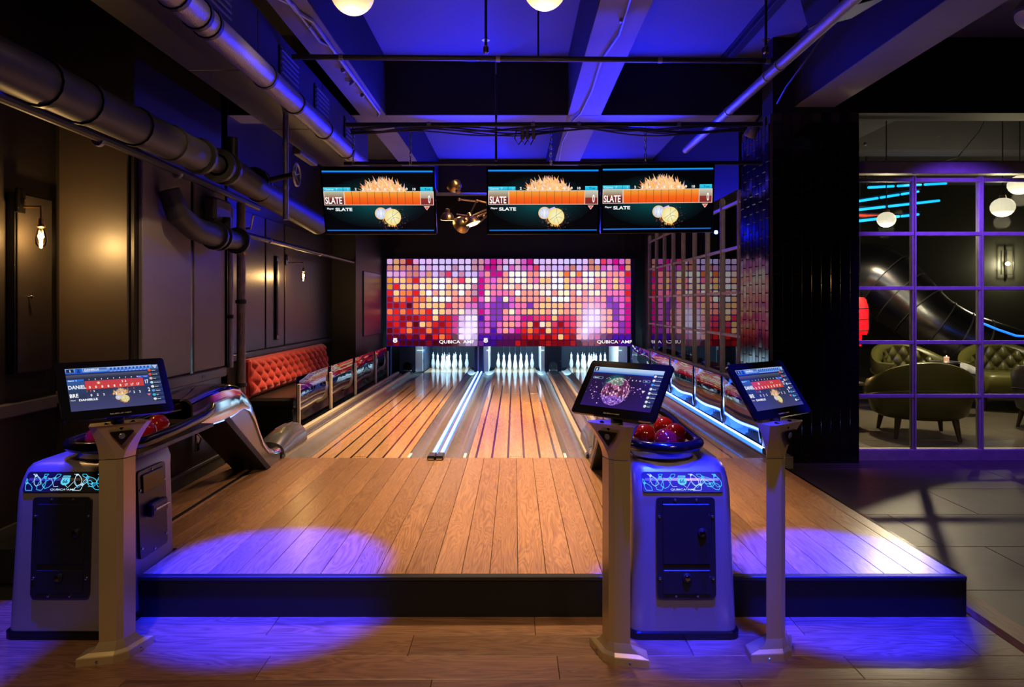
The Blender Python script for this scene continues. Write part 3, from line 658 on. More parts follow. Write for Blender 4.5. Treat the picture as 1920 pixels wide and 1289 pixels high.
# ---- touch screens of the consoles (16 x 9 units)
def menu(g, cols, labels, x=13.85):
    for k, (c, s) in enumerate(zip(cols, labels)):
        y = 7.25-k*.93
        g.rect(x, y, 16, y+.86, .003, S(12, 22, 40), S(50, 70, 95)); g.disc(x+.42, y+.43, .3, .004, S(*c), n=8); g.rect(x+.2, y+.2, x+.65, y+.36, .0045, S(*[v*.8 for v in c]))
        g.text(s, x+.85, y+.32, .2, .004, (1, 1, 1), .9, 'LEFT', .01)
def console_a(num):
    g = MB(); W = (1, 1, 1)
    g.rect(0, 0, 16, 4.4, 0, S(62, 64, 110), S(38, 50, 82)); g.rect(0, 4.4, 16, 9, 0, S(38, 50, 82), S(30, 36, 62))
    g.rect(0, 6.85, 14, 7.6, .001, S(42, 46, 70), S(78, 84, 112))
    g.rect(0, 8.05, 16, 9, .002, S(60, 110, 200), S(150, 190, 240)); g.rect(0, 7.85, 16, 8.05, .002, S(25, 80, 210))
    g.rect(.15, 8.15, 1.4, 8.9, .003, S(25, 40, 80)); g.text(num, .78, 8.26, .5, .004, W, 1, 'CENTER', .03)
    g.rect(1.55, 8.1, 2.75, 8.95, .003, S(25, 95, 205)); g.disc(2.15, 8.6, .22, .004, S(15, 55, 130)); g.disc(2.15, 8.2, .36, .004, S(15, 55, 130), ry=.2)
    g.rect(2.9, 8.12, 6.9, 8.9, .003, S(120, 165, 235), S(60, 85, 150)); g.text('DANIELLE', 3.15, 8.42, .38, .004, W, 1.05, 'LEFT', .02); g.text('Game 2', 3.15, 8.17, .16, .004, W, 1.1)
    for k in range(11):
        x = 7.3+k*.66; g.poly([(x, 8.1), (x+.5, 8.35), (x+.35, 8.8), (x+.1, 8.9), (x+.05, 8.5)], .004, S(30, 105, 220)); g.disc(x+.3, 8.62, .17, .005, S(20, 60, 150), n=10); g.disc(x+.16, 8.82, .1, .006, S(225, 150, 170), n=8); g.rect(x, 8.0, x+.5, 8.07, .006, S(225, 235, 255))
    g.rect(14.8, 8.05, 16, 9, .004, S(70, 105, 170))
    for i in range(4):
        for j in range(i+1): g.disc(15.4+(j-i/2)*.24, 8.2+i*.2, .085, .005, W, n=8)
    g.rect(0, 6.2, 2.75, 6.65, .003, S(35, 105, 210)); g.text('Game  2', .2, 6.3, .24, .004, W, 1.25, 'LEFT', .02)
    for k in range(1, 10): g.text(str(k), 2.9+k*1.03-.3, 6.35, .25, .004, W, 1, 'CENTER', .03)
    g.rect(11.8, 6.2, 14, 6.65, .003, S(35, 95, 200)); g.text('Hdcp', 12.0, 6.32, .18, .004, W, 1); g.text('Total', 13.0, 6.32, .2, .004, W, 1.1)
    g.rect(0, 4.35, 2.8, 6.15, .003, S(40, 70, 120), S(48, 88, 150)); g.text('DANIEL', .12, 4.62, .78, .004, W, .78, 'LEFT', .02)
    g.rect(2.85, 4.35, 12.8, 6.15, .003, S(205, 62, 50), S(190, 60, 80)); g.rect(12.8, 4.35, 14, 6.15, .003, S(35, 60, 120)); g.text('17', 13.4, 4.8, .85, .004, W, .6, 'CENTER', .02)
    for k in range(1, 10): g.rect(2.85+k*1.03, 4.35, 2.88+k*1.03, 6.15, .0035, S(170, 60, 50))
    for x, s in ((3.1, '-'), (3.6, '-'), (4.1, '-'), (5.1, '6'), (5.6, '-'), (7.7, '-'), (9.15, '5'), (9.7, '6'), (10.6, '-'), (11.0, '-'), (11.6, '-'), (12.1, '-')): g.text(s, x, 5.45 if s != '-' else 5.55, .42 if s != '-' else .05, .004, W, .8, 'CENTER', .02)
    for k, s in enumerate(('0', '0', '8', '8', '8', '8', '17', '17', '17')): g.text(s, 3.55+k*1.03, 4.55, .5, .004, W, .85, 'CENTER', .02)
    g.disc(5.1, 5.65, .3, .0037, S(240, 150, 90), n=12)
    g.rect(0, 2.6, 2.8, 4.3, .003, S(36, 52, 84), S(40, 60, 98)); g.text('BRE', .15, 2.85, .78, .004, W, .8, 'LEFT', .02)
    g.rect(12.8, 2.6, 14, 4.3, .003, S(36, 50, 92)); g.text('2', 13.5, 3.0, .85, .004, W, .6, 'CENTER', .02)
    fireball(g, 9.0, 1.85, .78, .0038, 5, .8)
    for x, s in ((3.0, '7'), (3.6, '7'), (4.15, '2'), (8.2, '-'), (9.8, '7'), (10.4, '-'), (10.9, '5'), (11.5, '-')): g.text(s, x, 3.75, .38 if s != '-' else .05, .0055, W if s == '2' else S(235, 90, 60), .8, 'CENTER', .02)
    for k, s in ((0, '0'), (1, '2'), (2, '2'), (4, '2'), (5, '2'), (7, '2'), (8, '2')): g.text(s, 3.6+k*1.03, 2.85, .5, .0055, W, .8, 'CENTER', .02)
    g.text('Player', .2, 2.15, .2, .004, W, 1.2, 'LEFT', .02); g.text('DANIELLE', 1.5, 2.02, .42, .004, W, 1.2, 'LEFT', .03)
    g.poly([(13.0, 2.45), (13.7, 2.45), (13.35, 2.0)][::-1], .004, S(235, 120, 130))
    menu(g, ((225, 90, 60), (225, 80, 90), (235, 190, 180), (190, 220, 245), (235, 235, 235), (70, 160, 235), (60, 190, 220), (230, 230, 240)), ('Scores', 'Score Fix', 'Food', 'Add Players', 'Sound', 'Options', 'End', 'Speed'))
    return g
def console_b(num):
    g = MB(); W = (1, 1, 1); rr = random.Random(11)
    g.rect(0, 0, 16, 4, 0, S(40, 18, 95), S(30, 14, 62)); g.rect(0, 4, 16, 9, 0, S(30, 14, 62), S(36, 22, 62))
    g.rect(0, 7.7, 16, 8.3, .002, S(40, 110, 200), S(160, 190, 225)); g.rect(0, 8.3, 16, 9, .002, S(160, 190, 225), S(190, 215, 240)); g.rect(0, 7.5, 16, 7.7, .002, S(12, 22, 120))
    g.rect(.1, 8.0, 1.1, 8.9, .003, S(15, 20, 40)); g.text(num, .6, 8.15, .55, .004, W, 1, 'CENTER', .04)
    for k in range(16): g.disc(6.1, 5.2, 2.9-.11*k, .0005+.0001*k, S(30-1*k, 20+7*k, 62+3*k), n=30)
    for k in range(190):
        x = rr.gauss(7, 4); y = rr.gauss(3.6, 1.5); q = rr.uniform(.08, .22)
        if 0 < x < 13.5 and .4 < y < 7: g.rect(x, y, x+q*1.3, y+q, .0024, S(*rr.choice(((150, 80, 210), (210, 150, 225), (95, 50, 150), (235, 200, 240)))))
    cx, cy, r0 = 6.9, 3.7, 3.15
    g.disc(cx, cy, r0, .0026, S(45, 22, 60), n=40)
    tl = R(28); nl = 17
    for i in range(nl):
        la0, la1 = -math.pi/2+math.pi*i/nl, -math.pi/2+math.pi*(i+.88)/nl
        m = max(4, int(26*math.cos((la0+la1)/2)))
        for j in range(m):
            lo0, lo1 = -math.pi/2+math.pi*j/m, -math.pi/2+math.pi*(j+.88)/m
            p = []
            for la, lo in ((la0, lo0), (la0, lo1), (la1, lo1), (la1, lo0)):
                X, Y_ = r0*math.cos(la)*math.sin(lo), r0*math.sin(la)
                p.append((cx+X*math.cos(tl)-Y_*math.sin(tl), cy+X*math.sin(tl)+Y_*math.cos(tl)))
            mx, my = sum(a for a, b in p)/4, sum(b for a, b in p)/4
            pal = ((150, 160, 150), (120, 140, 130), (190, 205, 195)) if my-cy > 1.3-.5*(mx-cx)/3 and mx < cx+1 else ((120, 60, 110), (190, 110, 150), (95, 40, 80), (240, 190, 215), (160, 80, 160), (70, 30, 60)) if my > 2.6 else ((120, 70, 190), (160, 110, 225), (80, 45, 150), (200, 160, 235))
            g.poly(p, .003, S(*rr.choice(pal)))
    g.poly(rrect(.5, 6.2, 2.9, 6.75, .2), .0034, S(120, 165, 205)); g.poly(rrect(.6, 6.26, 2.8, 6.69, .16), .0036, S(25, 25, 60)); g.text('Game 5', .8, 6.36, .26, .004, W, 1, 'LEFT', .02)
    for k in range(1, 11): g.text(str(k), 3.0+k*.85, 6.3, .26, .004, W, 1, 'CENTER', .03)
    g.poly(rrect(12.1, 6.2, 13.7, 6.75, .2), .0034, S(120, 165, 205)); g.poly(rrect(12.2, 6.26, 13.6, 6.69, .16), .0036, S(25, 25, 60)); g.text('Tot', 12.6, 6.36, .24, .004, W, 1, 'LEFT', .02)
    g.poly([(12.6, 4.4), (13.4, 4.4), (13.0, 3.8)][::-1], .004, S(235, 215, 205))
    menu(g, ((235, 235, 240),)*2+((60, 150, 240),)+((235, 235, 240),)*5, ('Turn Speed', 'Live Scores', 'Scoreboard', 'Bowler', 'Photo Order', 'Food Menu', 'Help', 'Sound'), 14.0)
    return g
SW, SH = .415, .2706
def build_console(label, post, scr, yaw, tilt, graphics, lab_s):
    t = thing('touch_screen_console', label, 'console', (*post, 0), R(yaw), 'touch screen consoles')
    def ring(z, s=1, a=.014, f=-.036, w_=.07, b=.016, bw_=.045, dy=0):
        wy = f+(w_-a)*.62
        return [(-a*s, f*s+dy, z), (a*s, f*s+dy, z), (w_*s, wy*s+dy, z), (bw_*s, b*s+dy, z), (-bw_*s, b*s+dy, z), (-w_*s, wy*s+dy, z)]
    bm = MB(); bm.loft([ring(0, 2.15, dy=.02, b=.03), ring(.03, 2.15, dy=.02, b=.03), ring(.034, 2.1, dy=.02, b=.03), ring(.046, 1.55, dy=.01), ring(.062, 1.2), ring(.082, 1.03)], smooth=False)
    b = bm.build('base', M_['kiosk'], t)
    for sg in (-1, 1):
        MB().lathe([(0, 0), (.006, 0), (.006, .004), (0, .006)], 10, M=Matrix.Translation((sg*.085, -.024, .014)) @ Matrix.Rotation(R(90), 4, 'X') @ Matrix.Rotation(R(sg*-32), 4, 'Y')).build('screw', M_['steel'], b)
    MB().loft([ring(.082), ring(.843)], smooth=False).build('post', M_['kiosk'], t)
    rings = []
    for i in range(11):
        u = i/10; e = u**1.7
        rings.append(ring(.847+.150*u, 1, .014+.082*u**1.35, -.036-.030*e, .07+.05*e, .016+.014*e, .045+.05*e))
    hd = MB().loft(rings, smooth=False).build('head', M_['kiosk'], t)
    for p in hd.data.polygons: p.use_smooth = len(p.vertices) == 4
    hd.data.set_sharp_from_angle(angle=R(25))
    # triangular plaque with a dark round emblem, lying on the sloped front of the head
    Mt = Matrix.Translation((0, -.0655, .985)) @ Matrix.Rotation(R(90+10), 4, 'X')
    tri = MB().prism([(-.046, -.022), (0, -.08), (.046, -.022), (.042, -.017), (-.042, -.017)], Mt, .008).build('plaque', M_['gloss_black'], t)
    MB().lathe([(.0105, 0), (.013, .002), (.0105, .004)], 20, M=Mt @ Matrix.Translation((0, -.038, .007))).build('emblem', M_['hood_grey'], tri)
    # arched dark cradle and the hinge that carries the screen
    MB().tube([(-.055, -.03, .992), (-.035, -.045, .985), (0, -.05, .980), (.035, -.045, .985), (.055, -.03, .992)], .012, 8).build('cradle', M_['gloss_black'], t)
    loc = Matrix.Rotation(R(-yaw), 3, 'Z') @ (Vector(scr)-Vector((*post, 0)))
    up = Vector((0, math.sin(R(tilt)), math.cos(R(tilt)))); bk = Vector((0, math.cos(R(tilt)), -math.sin(R(tilt))))
    c2 = loc-up*.06+bk*.035
    MB().tube([(0, .005, .985), loc-up*.112+bk*.045, c2, c2+bk*.008], [.026, .024, .024, .03], 14).build('hinge', M_['plastic'], t)
    mb = MB().box((-.10, .022, -.10), (.10, .045, .05), .012); mb.box((-SW/2+.01, .0, -SH/2+.01), (SW/2-.01, .026, SH/2-.01), .008)
    sc = mb.build('screen_housing', M_['plastic'], t); sc.location = loc; sc.rotation_euler = (R(-tilt), 0, 0)
    Mx = Matrix(((1, 0, 0, 0), (0, 0, -1, .012), (0, 1, 0, 0), (0, 0, 0, 1)))
    MB().prism(rrect(-SW/2, -SH/2, SW/2, SH/2, .014), Mx, .014).build('bezel', M_['gloss_black'], sc)
    k = .352/16
    place2d(graphics, Matrix(((k, 0, 0, -8*k+.002), (0, 0, -.04, -.0032), (0, k, 0, -4.5*k+.004), (0, 0, 0, 1)))).build('screen', M_['screen'], sc)
    g = MB(); logo(g, -.040, -.1235, .0058, 0, (1, 1, 1), (1, 1, 1), 1.7)
    x1 = max(v[0] for v in g.V); g.V = [(v[0]-(x1-.04)/2+.0, v[1], v[2]) for v in g.V]
    place2d(g, Matrix(((1, 0, 0, 0), (0, 0, -1, -.0026), (0, 1, 0, 0), (0, 0, 0, 1)))).build('lettering', M_['off_print'], sc)
    return t
build_console('left touch screen console on champagne post showing bowling scores, in front of left ball return', (-1.69, 2.95), (-1.678, 2.919, 1.1455), 43.9, 35.4, console_a('1'), 0)
build_console('middle touch screen console showing a purple mirror ball, in front of right ball return', (.43, 2.935), (.4555, 2.969, 1.133), -42, 36.8, console_b('2'), 0)
build_console('right touch screen console turned to the right, beside the tiled pillar', (1.118, 2.97), (1.132, 3.078, 1.122), 36.6, 34.4, console_a('1'), 0)

build_tv('leftmost hanging score screen with orange score bar, beside the handwheel valve', (-1.125, 5.75, 2.352), 18, .925)
build_tv('middle hanging score screen with orange score bar, right of the brass lamp', (.237, 5.75, 2.358), 10, .925, -.3, R(1))
build_tv('rightmost hanging score screen with orange score bar, nearest the tiled pillar', (1.184, 5.75, 2.37), 8, .925, -.6)

# ---- backlit mosaic masks above the pins; lit and unlit rows put into the print colours
PAL = dict(l=(212, 186, 246), p=(218, 160, 205), q=(195, 130, 160), s=(200, 120, 110), t=(214, 150, 105), r=(210, 30, 24), d=(150, 10, 16), k=(88, 6, 14), o=(238, 118, 58),
           y=(244, 186, 124), c=(246, 222, 192), w=(250, 242, 238), h=(196, 12, 124), m=(255, 112, 165), n=(255, 150, 138), v=(128, 52, 175), u=(70, 16, 160), g=(214, 92, 190),
           x=(236, 212, 255), e=(222, 58, 92), a=(208, 140, 36), b=(92, 16, 84))
P1 = ['ptsdplllllll' 'lq', 'stssslpl' 'llqllq', 'pppssptl' 'qelqll', 'ayyoryyc' 'wcnecw', 'aryyycyw' 'wycwcq', 'ryoorywn' 'cynwnq', 'doorooyw' 'wwnnne', 'ddrkoyyy' 'yenngg',
      'ororoorc' 'ynncpp', 'rrdddrry' 'rrhpxx', 'drdokyor' 'drhpxx', 'kdroddod' 'rrhxxx', 'kkkdkrkr' 'orkxpv', 'kdkkkkdk' 'kkkkvv']
P2 = ['qghgplpghlllllllllsleghgs', 'qhhqlgpggelpllpslpstgpght', 'gnhhnwwwnnwcwcocowwccnnnr', 'hmgnncwcnmyywwynmcwnymymh', 'hnmnccncccccwwyccccncmyne',
      'hcmmmnwnnncwnccnwnccnmmmr', 'gcgvcgnnnnnywwwnnnnmnvgge', 'vgvvvgmmvnyyyynnymnmmvvgh', 'hgvvncmnynyncynnyppcnnvgh', 'ugvvmmmhheeeyeeenpxpnnvgh',
      'vgvgnnmeydcyedeencxxnmgvh', 'vgugnghrordyrrrrnwggnngvh', 'uuuubbbdrdrdryrdnehhbbuuu', 'vuubbbrdkkdrdddrkdddkbbuu']
def mask(name_lab, x0, x1, rows, ncol, glow, seed):
    Y0 = 13.18; zt, zb = 2.363, .690; H = zt-zb
    t = thing('mosaic_display', name_lab, 'display panel', ((x0+x1)/2, Y0, zb), group='mosaic display panels')
    MB().box((-(x1-x0)/2, .006, 0), ((x1-x0)/2, .06, H), .004).build('frame', M_['black'], t)
    g = MB(); W_ = x1-x0; pitch = W_/ncol; ph = H/14; rr = random.Random(seed)
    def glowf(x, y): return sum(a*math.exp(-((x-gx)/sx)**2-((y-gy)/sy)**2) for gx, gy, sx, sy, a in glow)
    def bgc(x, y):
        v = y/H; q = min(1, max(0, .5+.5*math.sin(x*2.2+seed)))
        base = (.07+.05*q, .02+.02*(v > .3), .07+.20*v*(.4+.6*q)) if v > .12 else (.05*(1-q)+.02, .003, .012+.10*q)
        if v > .86: base = tuple(c*.25 for c in base)  # top rows out of the light, darkened in the print colour
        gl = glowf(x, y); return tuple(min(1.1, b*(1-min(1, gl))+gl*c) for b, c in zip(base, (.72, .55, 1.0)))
    nx, ny = ncol*2, 28
    vs_ = [(W_*i/nx, H*j/ny, 0) for j in range(ny+1) for i in range(nx+1)]
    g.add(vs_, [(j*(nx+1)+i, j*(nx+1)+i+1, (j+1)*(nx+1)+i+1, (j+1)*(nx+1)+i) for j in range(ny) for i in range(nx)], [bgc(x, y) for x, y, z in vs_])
    for j, row in enumerate(rows):
        for i, ch in enumerate(row[:ncol+1]):
            a, b = pitch*i+pitch*.09, min(pitch*(i+1)-pitch*.09, W_); y1 = H-ph*j-ph*.09; y0 = H-ph*(j+1)+ph*.09
            if b-a < .02: continue
            c = lin(PAL[ch]); c = tuple(v*rr.uniform(.88, 1.1) for v in c)
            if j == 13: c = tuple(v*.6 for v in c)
            c = tuple(v*1.1 if 2 < j < 12 else v for v in c)  # rows in the light, brightened in the print colour
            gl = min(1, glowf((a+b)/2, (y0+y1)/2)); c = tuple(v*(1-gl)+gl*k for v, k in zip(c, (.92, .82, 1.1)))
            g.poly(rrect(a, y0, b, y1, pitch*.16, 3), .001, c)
    return t, g, W_, H
def finish_mask(t, g, W_, H, lx, sx_):
    shield(g, sx_, .115, .085, .002, (1, .97, .95), (.2, .02, .1)); logo(g, lx, .058, .062, .002, (1, .97, .95), (.8, .05, .1), 1.28, .015)
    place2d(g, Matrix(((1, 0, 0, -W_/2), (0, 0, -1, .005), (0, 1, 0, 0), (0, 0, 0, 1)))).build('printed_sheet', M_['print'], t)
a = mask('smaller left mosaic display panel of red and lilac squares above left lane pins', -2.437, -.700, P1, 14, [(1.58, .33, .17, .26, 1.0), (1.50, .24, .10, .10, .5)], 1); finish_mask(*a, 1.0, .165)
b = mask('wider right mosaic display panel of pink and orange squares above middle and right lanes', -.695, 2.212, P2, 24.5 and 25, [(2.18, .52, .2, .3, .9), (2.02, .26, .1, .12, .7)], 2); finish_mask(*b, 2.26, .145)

# ---- pin decks
for cx, nm in zip(LANES, LNAME):
    rows = [('front', [0]), ('second row', [-.5, .5]), ('third row', [-1, 0, 1]), ('back row', [-1.5, -.5, .5, 1.5])]
    words = {('front', 0): 'front', ('second row', -.5): 'second row left', ('second row', .5): 'second row right', ('third row', -1): 'third row left', ('third row', 0): 'third row centre', ('third row', 1): 'third row right',
             ('back row', -1.5): 'back row far left', ('back row', -.5): 'back row inner left', ('back row', .5): 'back row inner right', ('back row', 1.5): 'back row far right'}
    for ri, (rn, xs) in enumerate(rows):
        for x in xs:
            lab = f'white {words[rn, x]} bowling pin on the {nm} lane'
            loc = (cx+x*.229, 13.56+ri*.198, PZ)
            if 'pin0' not in globals():
                pin0 = thing('bowling_pin', lab, 'bowling pin', loc, group='bowling pins')
                k = .75
                prof = [(0, 0), (.025, 0), (.029, .012), (.041, .06), (.0455, .09), (.0435, .12), (.034, .17), (.0255, .21), (.0215, .235), (.0215, .25), (.0235, .28), (.0245, .30), (.0215, .32), (.012, .333), (0, .336)]
                MB().lathe([(r_*.86*1.05, z*.84) for r_, z in prof], 18).build('body', M_['pin'], pin0)
                for z in (.178, .190): MB().lathe([(.0205, z-.0035), (.0228, z-.0025), (.0222, z+.0025), (.0195, z+.0035)], 18).build('band', M_['pin_red'], pin0)
                MB().lathe([(0, .28), (.005, .28), (.005, .315), (0, .318)], 8).build('clip', M_['white_panel'], pin0)
                MB().tube([(0, 0, .31), (0, 0, 1.3)], .0022, 5).build('string', M_['cord'], pin0)
            else:
                o = dup(pin0); o.location = loc; o['label'] = lab
# dividing walls and ball return doors under the masks
def pitwall(x0, x1, m, lab, y0=13.3, y1=14.6, nm='pin_deck_partition'):
    tag(MB().box((x0, y0, .198), (x1, y1, .78), .004).build(nm, m), lab, 'partition', 'pin deck partitions')
pitwall(-1.905, -1.76, M_['white_panel'], 'white curved panel left of the left lane pins'); pitwall(-1.755, -1.738, M_['navy'], 'thin dark panel edge left of the left lane pins', 13.32)
pitwall(-.77, -.715, M_['navy_post'], 'left dark blue post between left and middle pin decks', 13.22); pitwall(-.712, -.680, M_['white_panel'], 'narrow white strip between the two dark blue posts', 13.26)
pitwall(-.676, -.60, M_['navy_post'], 'right dark blue post between left and middle pin decks', 13.22); pitwall(-.595, -.50, M_['white_panel'], 'white panel left of the middle lane pins')
pitwall(.50, .575, M_['white_panel'], 'white panel right of the middle lane pins'); pitwall(1.985, 2.16, M_['white_panel'], 'white panel right of the right lane pins')
def arch_panel(x0, x1, lab):
    cx = (x0+x1)/2; r0 = .082; z0, zt, zs = .198, .78, .30
    t = thing('ball_door', lab, 'ball door', (cx, 13.3, z0), group='ball return doors')
    outer = [(x0-cx, 0), (-r0, 0), (-r0, zs-z0)]+[(-r0*math.cos(R(a)), zs-z0+r0*math.sin(R(a))) for a in range(15, 180, 15)]+[(r0, zs-z0), (r0, 0), (x1-cx, 0), (x1-cx, zt-z0), (x0-cx, zt-z0)]
    MB().prism(outer, Matrix(((1, 0, 0, 0), (0, 0, -1, .02), (0, 1, 0, 0), (0, 0, 0, 1))), .02).build('door', M_['navy'], t)
    MB().box((-r0-.02, .3, 0), (r0+.02, .32, .4)).build('dark_back', M_['black'], t)
    for sx_ in (x0-cx+.02, x1-cx-.02):
        for z in (.2, .55): MB().lathe([(0, 0), (.008, 0), (.006, .004), (0, .005)], 8, M=Matrix.Translation((sx_, 0, z)) @ Matrix.Rotation(R(90), 4, 'X')).build('bolt', M_['steel'], t)
    MB().box((-.075, -.02, .002), (.075, .25, .03), .01).build('ball_ramp', M_['steel'], t)
arch_panel(-2.21, -1.91, 'dark ball return door with arched hole left of the left lane pins'); arch_panel(.58, .90, 'dark blue ball return door with arched hole between middle and right pins')
tag(MB().box((-2.44, 13.25, .1), (-2.36, 13.33, .685), .01).build('mask_post', M_['navy_post']), 'dark upright post under left end of the mosaic panels', 'post')
tag(MB().box((2.22, 13.2, .1), (2.30, 13.3, 2.36), .01).build('mask_post', M_['navy_post']), 'dark upright post at right end of the mosaic panels', 'post')

# ------------------------------------------------------------------ acrylic dividers beside the outer lanes
def divider(x, ys, zt, zb, label, post_m, label_led=None):
    t = thing('acrylic_divider', label, 'divider', (x, ys[0], zb), group='acrylic lane dividers')
    for y in ys:
        MB().box((-.016, y-ys[0]-.016, -.05), (.016, y-ys[0]+.016, zt-zb-.07), .005).build('post', post_m, t)
    for a, b in zip(ys, ys[1:]):
        o = MB().grid(lambda u, v: (-.021+.004*math.sin(u*6.28), a-ys[0]+.004+(b-a-.008)*u, (zt-zb)*v), 16, 2).build('acrylic_sheet', M_['acrylic'], t)
        md = o.modifiers.new('thick', 'SOLIDIFY'); md.thickness = .006
    return t
struct(MB().box((-2.30, FOUL+.7, .1), (-2.215, 13.1, .215), .004).build('trim_20', M_['gloss_black']))
struct(MB().box((2.135, FOUL, .1), (2.36, 13.2, .205), .004).build('trim_21', M_['gutter']))
divider(-2.245, [7.21, 8.47, 9.78, 11.2, 12.25], .735, .265, 'mirror like clear acrylic divider on cream posts beside the red bench', M_['rail'])
divider(2.215, [6.15, 7.30, 8.46, 9.75, 11.2, 13.0], .735, .255, 'clear acrylic divider on white posts along the gridded partition', M_['white_panel'])
t = thing('edge_light', 'glowing blue white light line along outer edge of right lane', 'light strip', (2.165, FOUL+.1, .205))
MB().box((-.022, 0, 0), (.022, 7.1, .03), .004).build('diffuser', M_['led_edge'], t)
MB().box((-.012, 0, .03), (.012, 7.1, .042), .004).build('light_line', M_['led'], t)
MB().box((-.026, -.05, 0), (.026, .03, .048), .005).build('end_cap', M_['gloss_black'], t)

# ------------------------------------------------------------------ ball returns
def rring(hw, y0, y1, z, r=.05, n=5): return [(x, y, z) for x, y in rrect(-hw, y0, hw, y1, r, n)]
def pin_outline(g, x, y, L, a, c, z, wd=.0022):
    pts = [(-.12, -.5), (-.2, -.3), (-.17, -.1), (-.07, .12), (-.06, .22), (-.1, .36), (-.07, .47), (0, .5), (.07, .47), (.1, .36), (.06, .22), (.07, .12), (.17, -.1), (.2, -.3), (.12, -.5), (-.12, -.5)]
    f = lambda p, q: (x+L*(p*math.cos(a)-q*math.sin(a)), y+L*(p*math.sin(a)+q*math.cos(a)))
    ww = lambda p: (max(-.178, min(.178, p[0])), max(.004, min(.078, p[1])))
    g.line([ww(f(*p)) for p in pts], wd, z, c)
    for b in (.12, .19): g.line([ww(f(-.07, b)), ww(f(.07, b))], wd*2, z, c)
def ball_return(bx, rx, hx, label, side):
    y0 = 3.09
    t = thing('ball_return', label, 'ball return', (bx, y0, 0), group='ball returns')
    prof = [(.035, .242, .010), (.3, .234, .022), (.60, .226, .036), (.655, .224, .042), (.70, .221, .062), (.738, .216, .088), (.757, .208, .112), (.765, .190, .14)]
    rings = [rring(hw, f, .62-(.01 if z < .7 else (z-.7)*.5), z, .055 if z < .72 else .05) for z, hw, f in prof]
    MB().loft(rings).build('body', M_['silver'], t, sharp=50)
    MB().loft([rring(.252, 0, .63, 0, .05), rring(.252, 0, .63, .03, .05), rring(.245, .006, .625, .036, .05)], smooth=False).build('plinth', M_['gloss_black'], t)
    # sloping lit graphic panel
    ang = math.atan2(.05, .085)
    Mp = Matrix.Translation((0, .039, .652)) @ Matrix.Rotation(-ang, 4, 'X') @ Matrix(((1, 0, 0, 0), (0, 0, -1, 0), (0, 1, 0, 0), (0, 0, 0, 1)))
    MB().prism(rrect(-.182, -.004, .182, .090, .014), Mp @ Matrix.Translation((0, 0, -.012)), .016).build('panel', M_['fascia'], t)
    g = MB(); rr = random.Random(4); cy = S(70, 200, 245); pale = S(190, 225, 245)
    for x, y, L, a in ((-.165, .028, .07, .6), (-.135, .06, .075, .5), (-.10, .05, .09, -.15), (-.06, .05, .085, -.75), (.05, .065, .08, .4), (.075, .02, .08, -.6), (.105, .055, .09, .9), (.135, .03, .07, 1.1), (.155, .06, .08, .3)):
        pin_outline(g, x, y, L, a, rr.choice((cy, pale, cy)), .0005)
    for k in range(5):
        x = -.15+.065*k; g.line([(x+.02*i, .04+.025*math.sin(i*1.5+k)) for i in range(4)], .0016, .0004, rr.choice((cy, pale)))
    shield(g, 0, .05, .042, .0008, S(90, 205, 240), S(5, 25, 45)); g2 = MB(); logo(g2, 0, .004, .0085, .0008, pale, pale, 1.6, .01)
    xm = max(v[0] for v in g2.V)/2; g2.V = [(v[0]-xm, v[1], v[2]) for v in g2.V]; g.add(g2.V, g2.F, [c[:3] for c in g2.C])
    place2d(g, Mp @ Matrix.Translation((0, 0, .0045))).build('graphic', M_['print'], t)
    # service door on the front
    fa = math.atan2(.026, .565)
    Mf = Matrix.Translation((.008, .0135, .16)) @ Matrix.Rotation(-fa, 4, 'X') @ Matrix(((1, 0, 0, 0), (0, 0, -1, 0), (0, 1, 0, 0), (0, 0, 0, 1)))
    pl = MB().prism(rrect(-.131, .025, .131, .470, .018), Mf, .012).build('door_frame', M_['plastic'], t)
    for (a, b, c, d), nm in (((-.105, .175, .105, .442), 'upper_door'), ((-.105, .045, .105, .150), 'lower_door')):
        dr = MB().box((a, b, .012), (c, d, .018), .003, M=Mf).build(nm, M_['plastic'], t)
        lx, ly = (.070, .315) if nm == 'upper_door' else (0, .118)
        MB().lathe([(0, .016), (.021, .016), (.019, .028), (.013, .030), (.013, .026), (0, .026)], 18, M=Mf @ Matrix.Translation((lx, ly, 0))).build('lock_ring', M_['plastic'], dr)
        MB().lathe([(0, .026), (.0125, .026), (.011, .034), (0, .035)], 14, M=Mf @ Matrix.Translation((lx, ly, 0))).build('lock', M_['chrome'], dr)
    for x, y in ((-.048, .458), (.048, .458), (-.048, .036), (.048, .036), (-.119, .385), (.119, .385), (-.119, .112), (.119, .112)):
        MB().lathe([(0, .012), (.007, .012), (.006, .017), (0, .0185)], 10, M=Mf @ Matrix.Translation((x, y, 0))).build('screw', M_['steel'], pl)
    # side hatch with its clip, on the side that faces the approach
    Ms = Matrix(((0, 0, side, side*.2375), (side, 0, 0, .36), (0, 1, 0, .22), (0, 0, 0, 1))) @ Matrix.Rotation(-.037, 4, 'X')
    hp = MB().prism(rrect(-.13, .05, .13, .47, .02), Ms, .014).build('side_hatch', M_['plastic'], t)
    MB().box((-.10, .36, .014), (.10, .45, .022), .004, M=Ms).build('hatch_plate', M_['gloss_black'], hp); MB().box((-.07, .235, .014), (.08, .30, .05), .008, M=Ms).build('handle', M_['plastic'], hp)
    MB().box((-.05, .262, .05), (.09, .272, .056), .002, M=Ms).build('handle_strip', M_['steel'], hp)
    for x, y in ((-.115, .1), (.115, .1), (-.115, .38), (.115, .38), (0, .062), (0, .458)): MB().lathe([(0, .014), (.007, .014), (.006, .018), (0, .02)], 8, M=Ms @ Matrix.Translation((x, y, 0))).build('screw', M_['steel'], hp)
    # tray with its tubular rim
    def W(x, y, z): return (x-bx, y-y0, z)
    rim = []
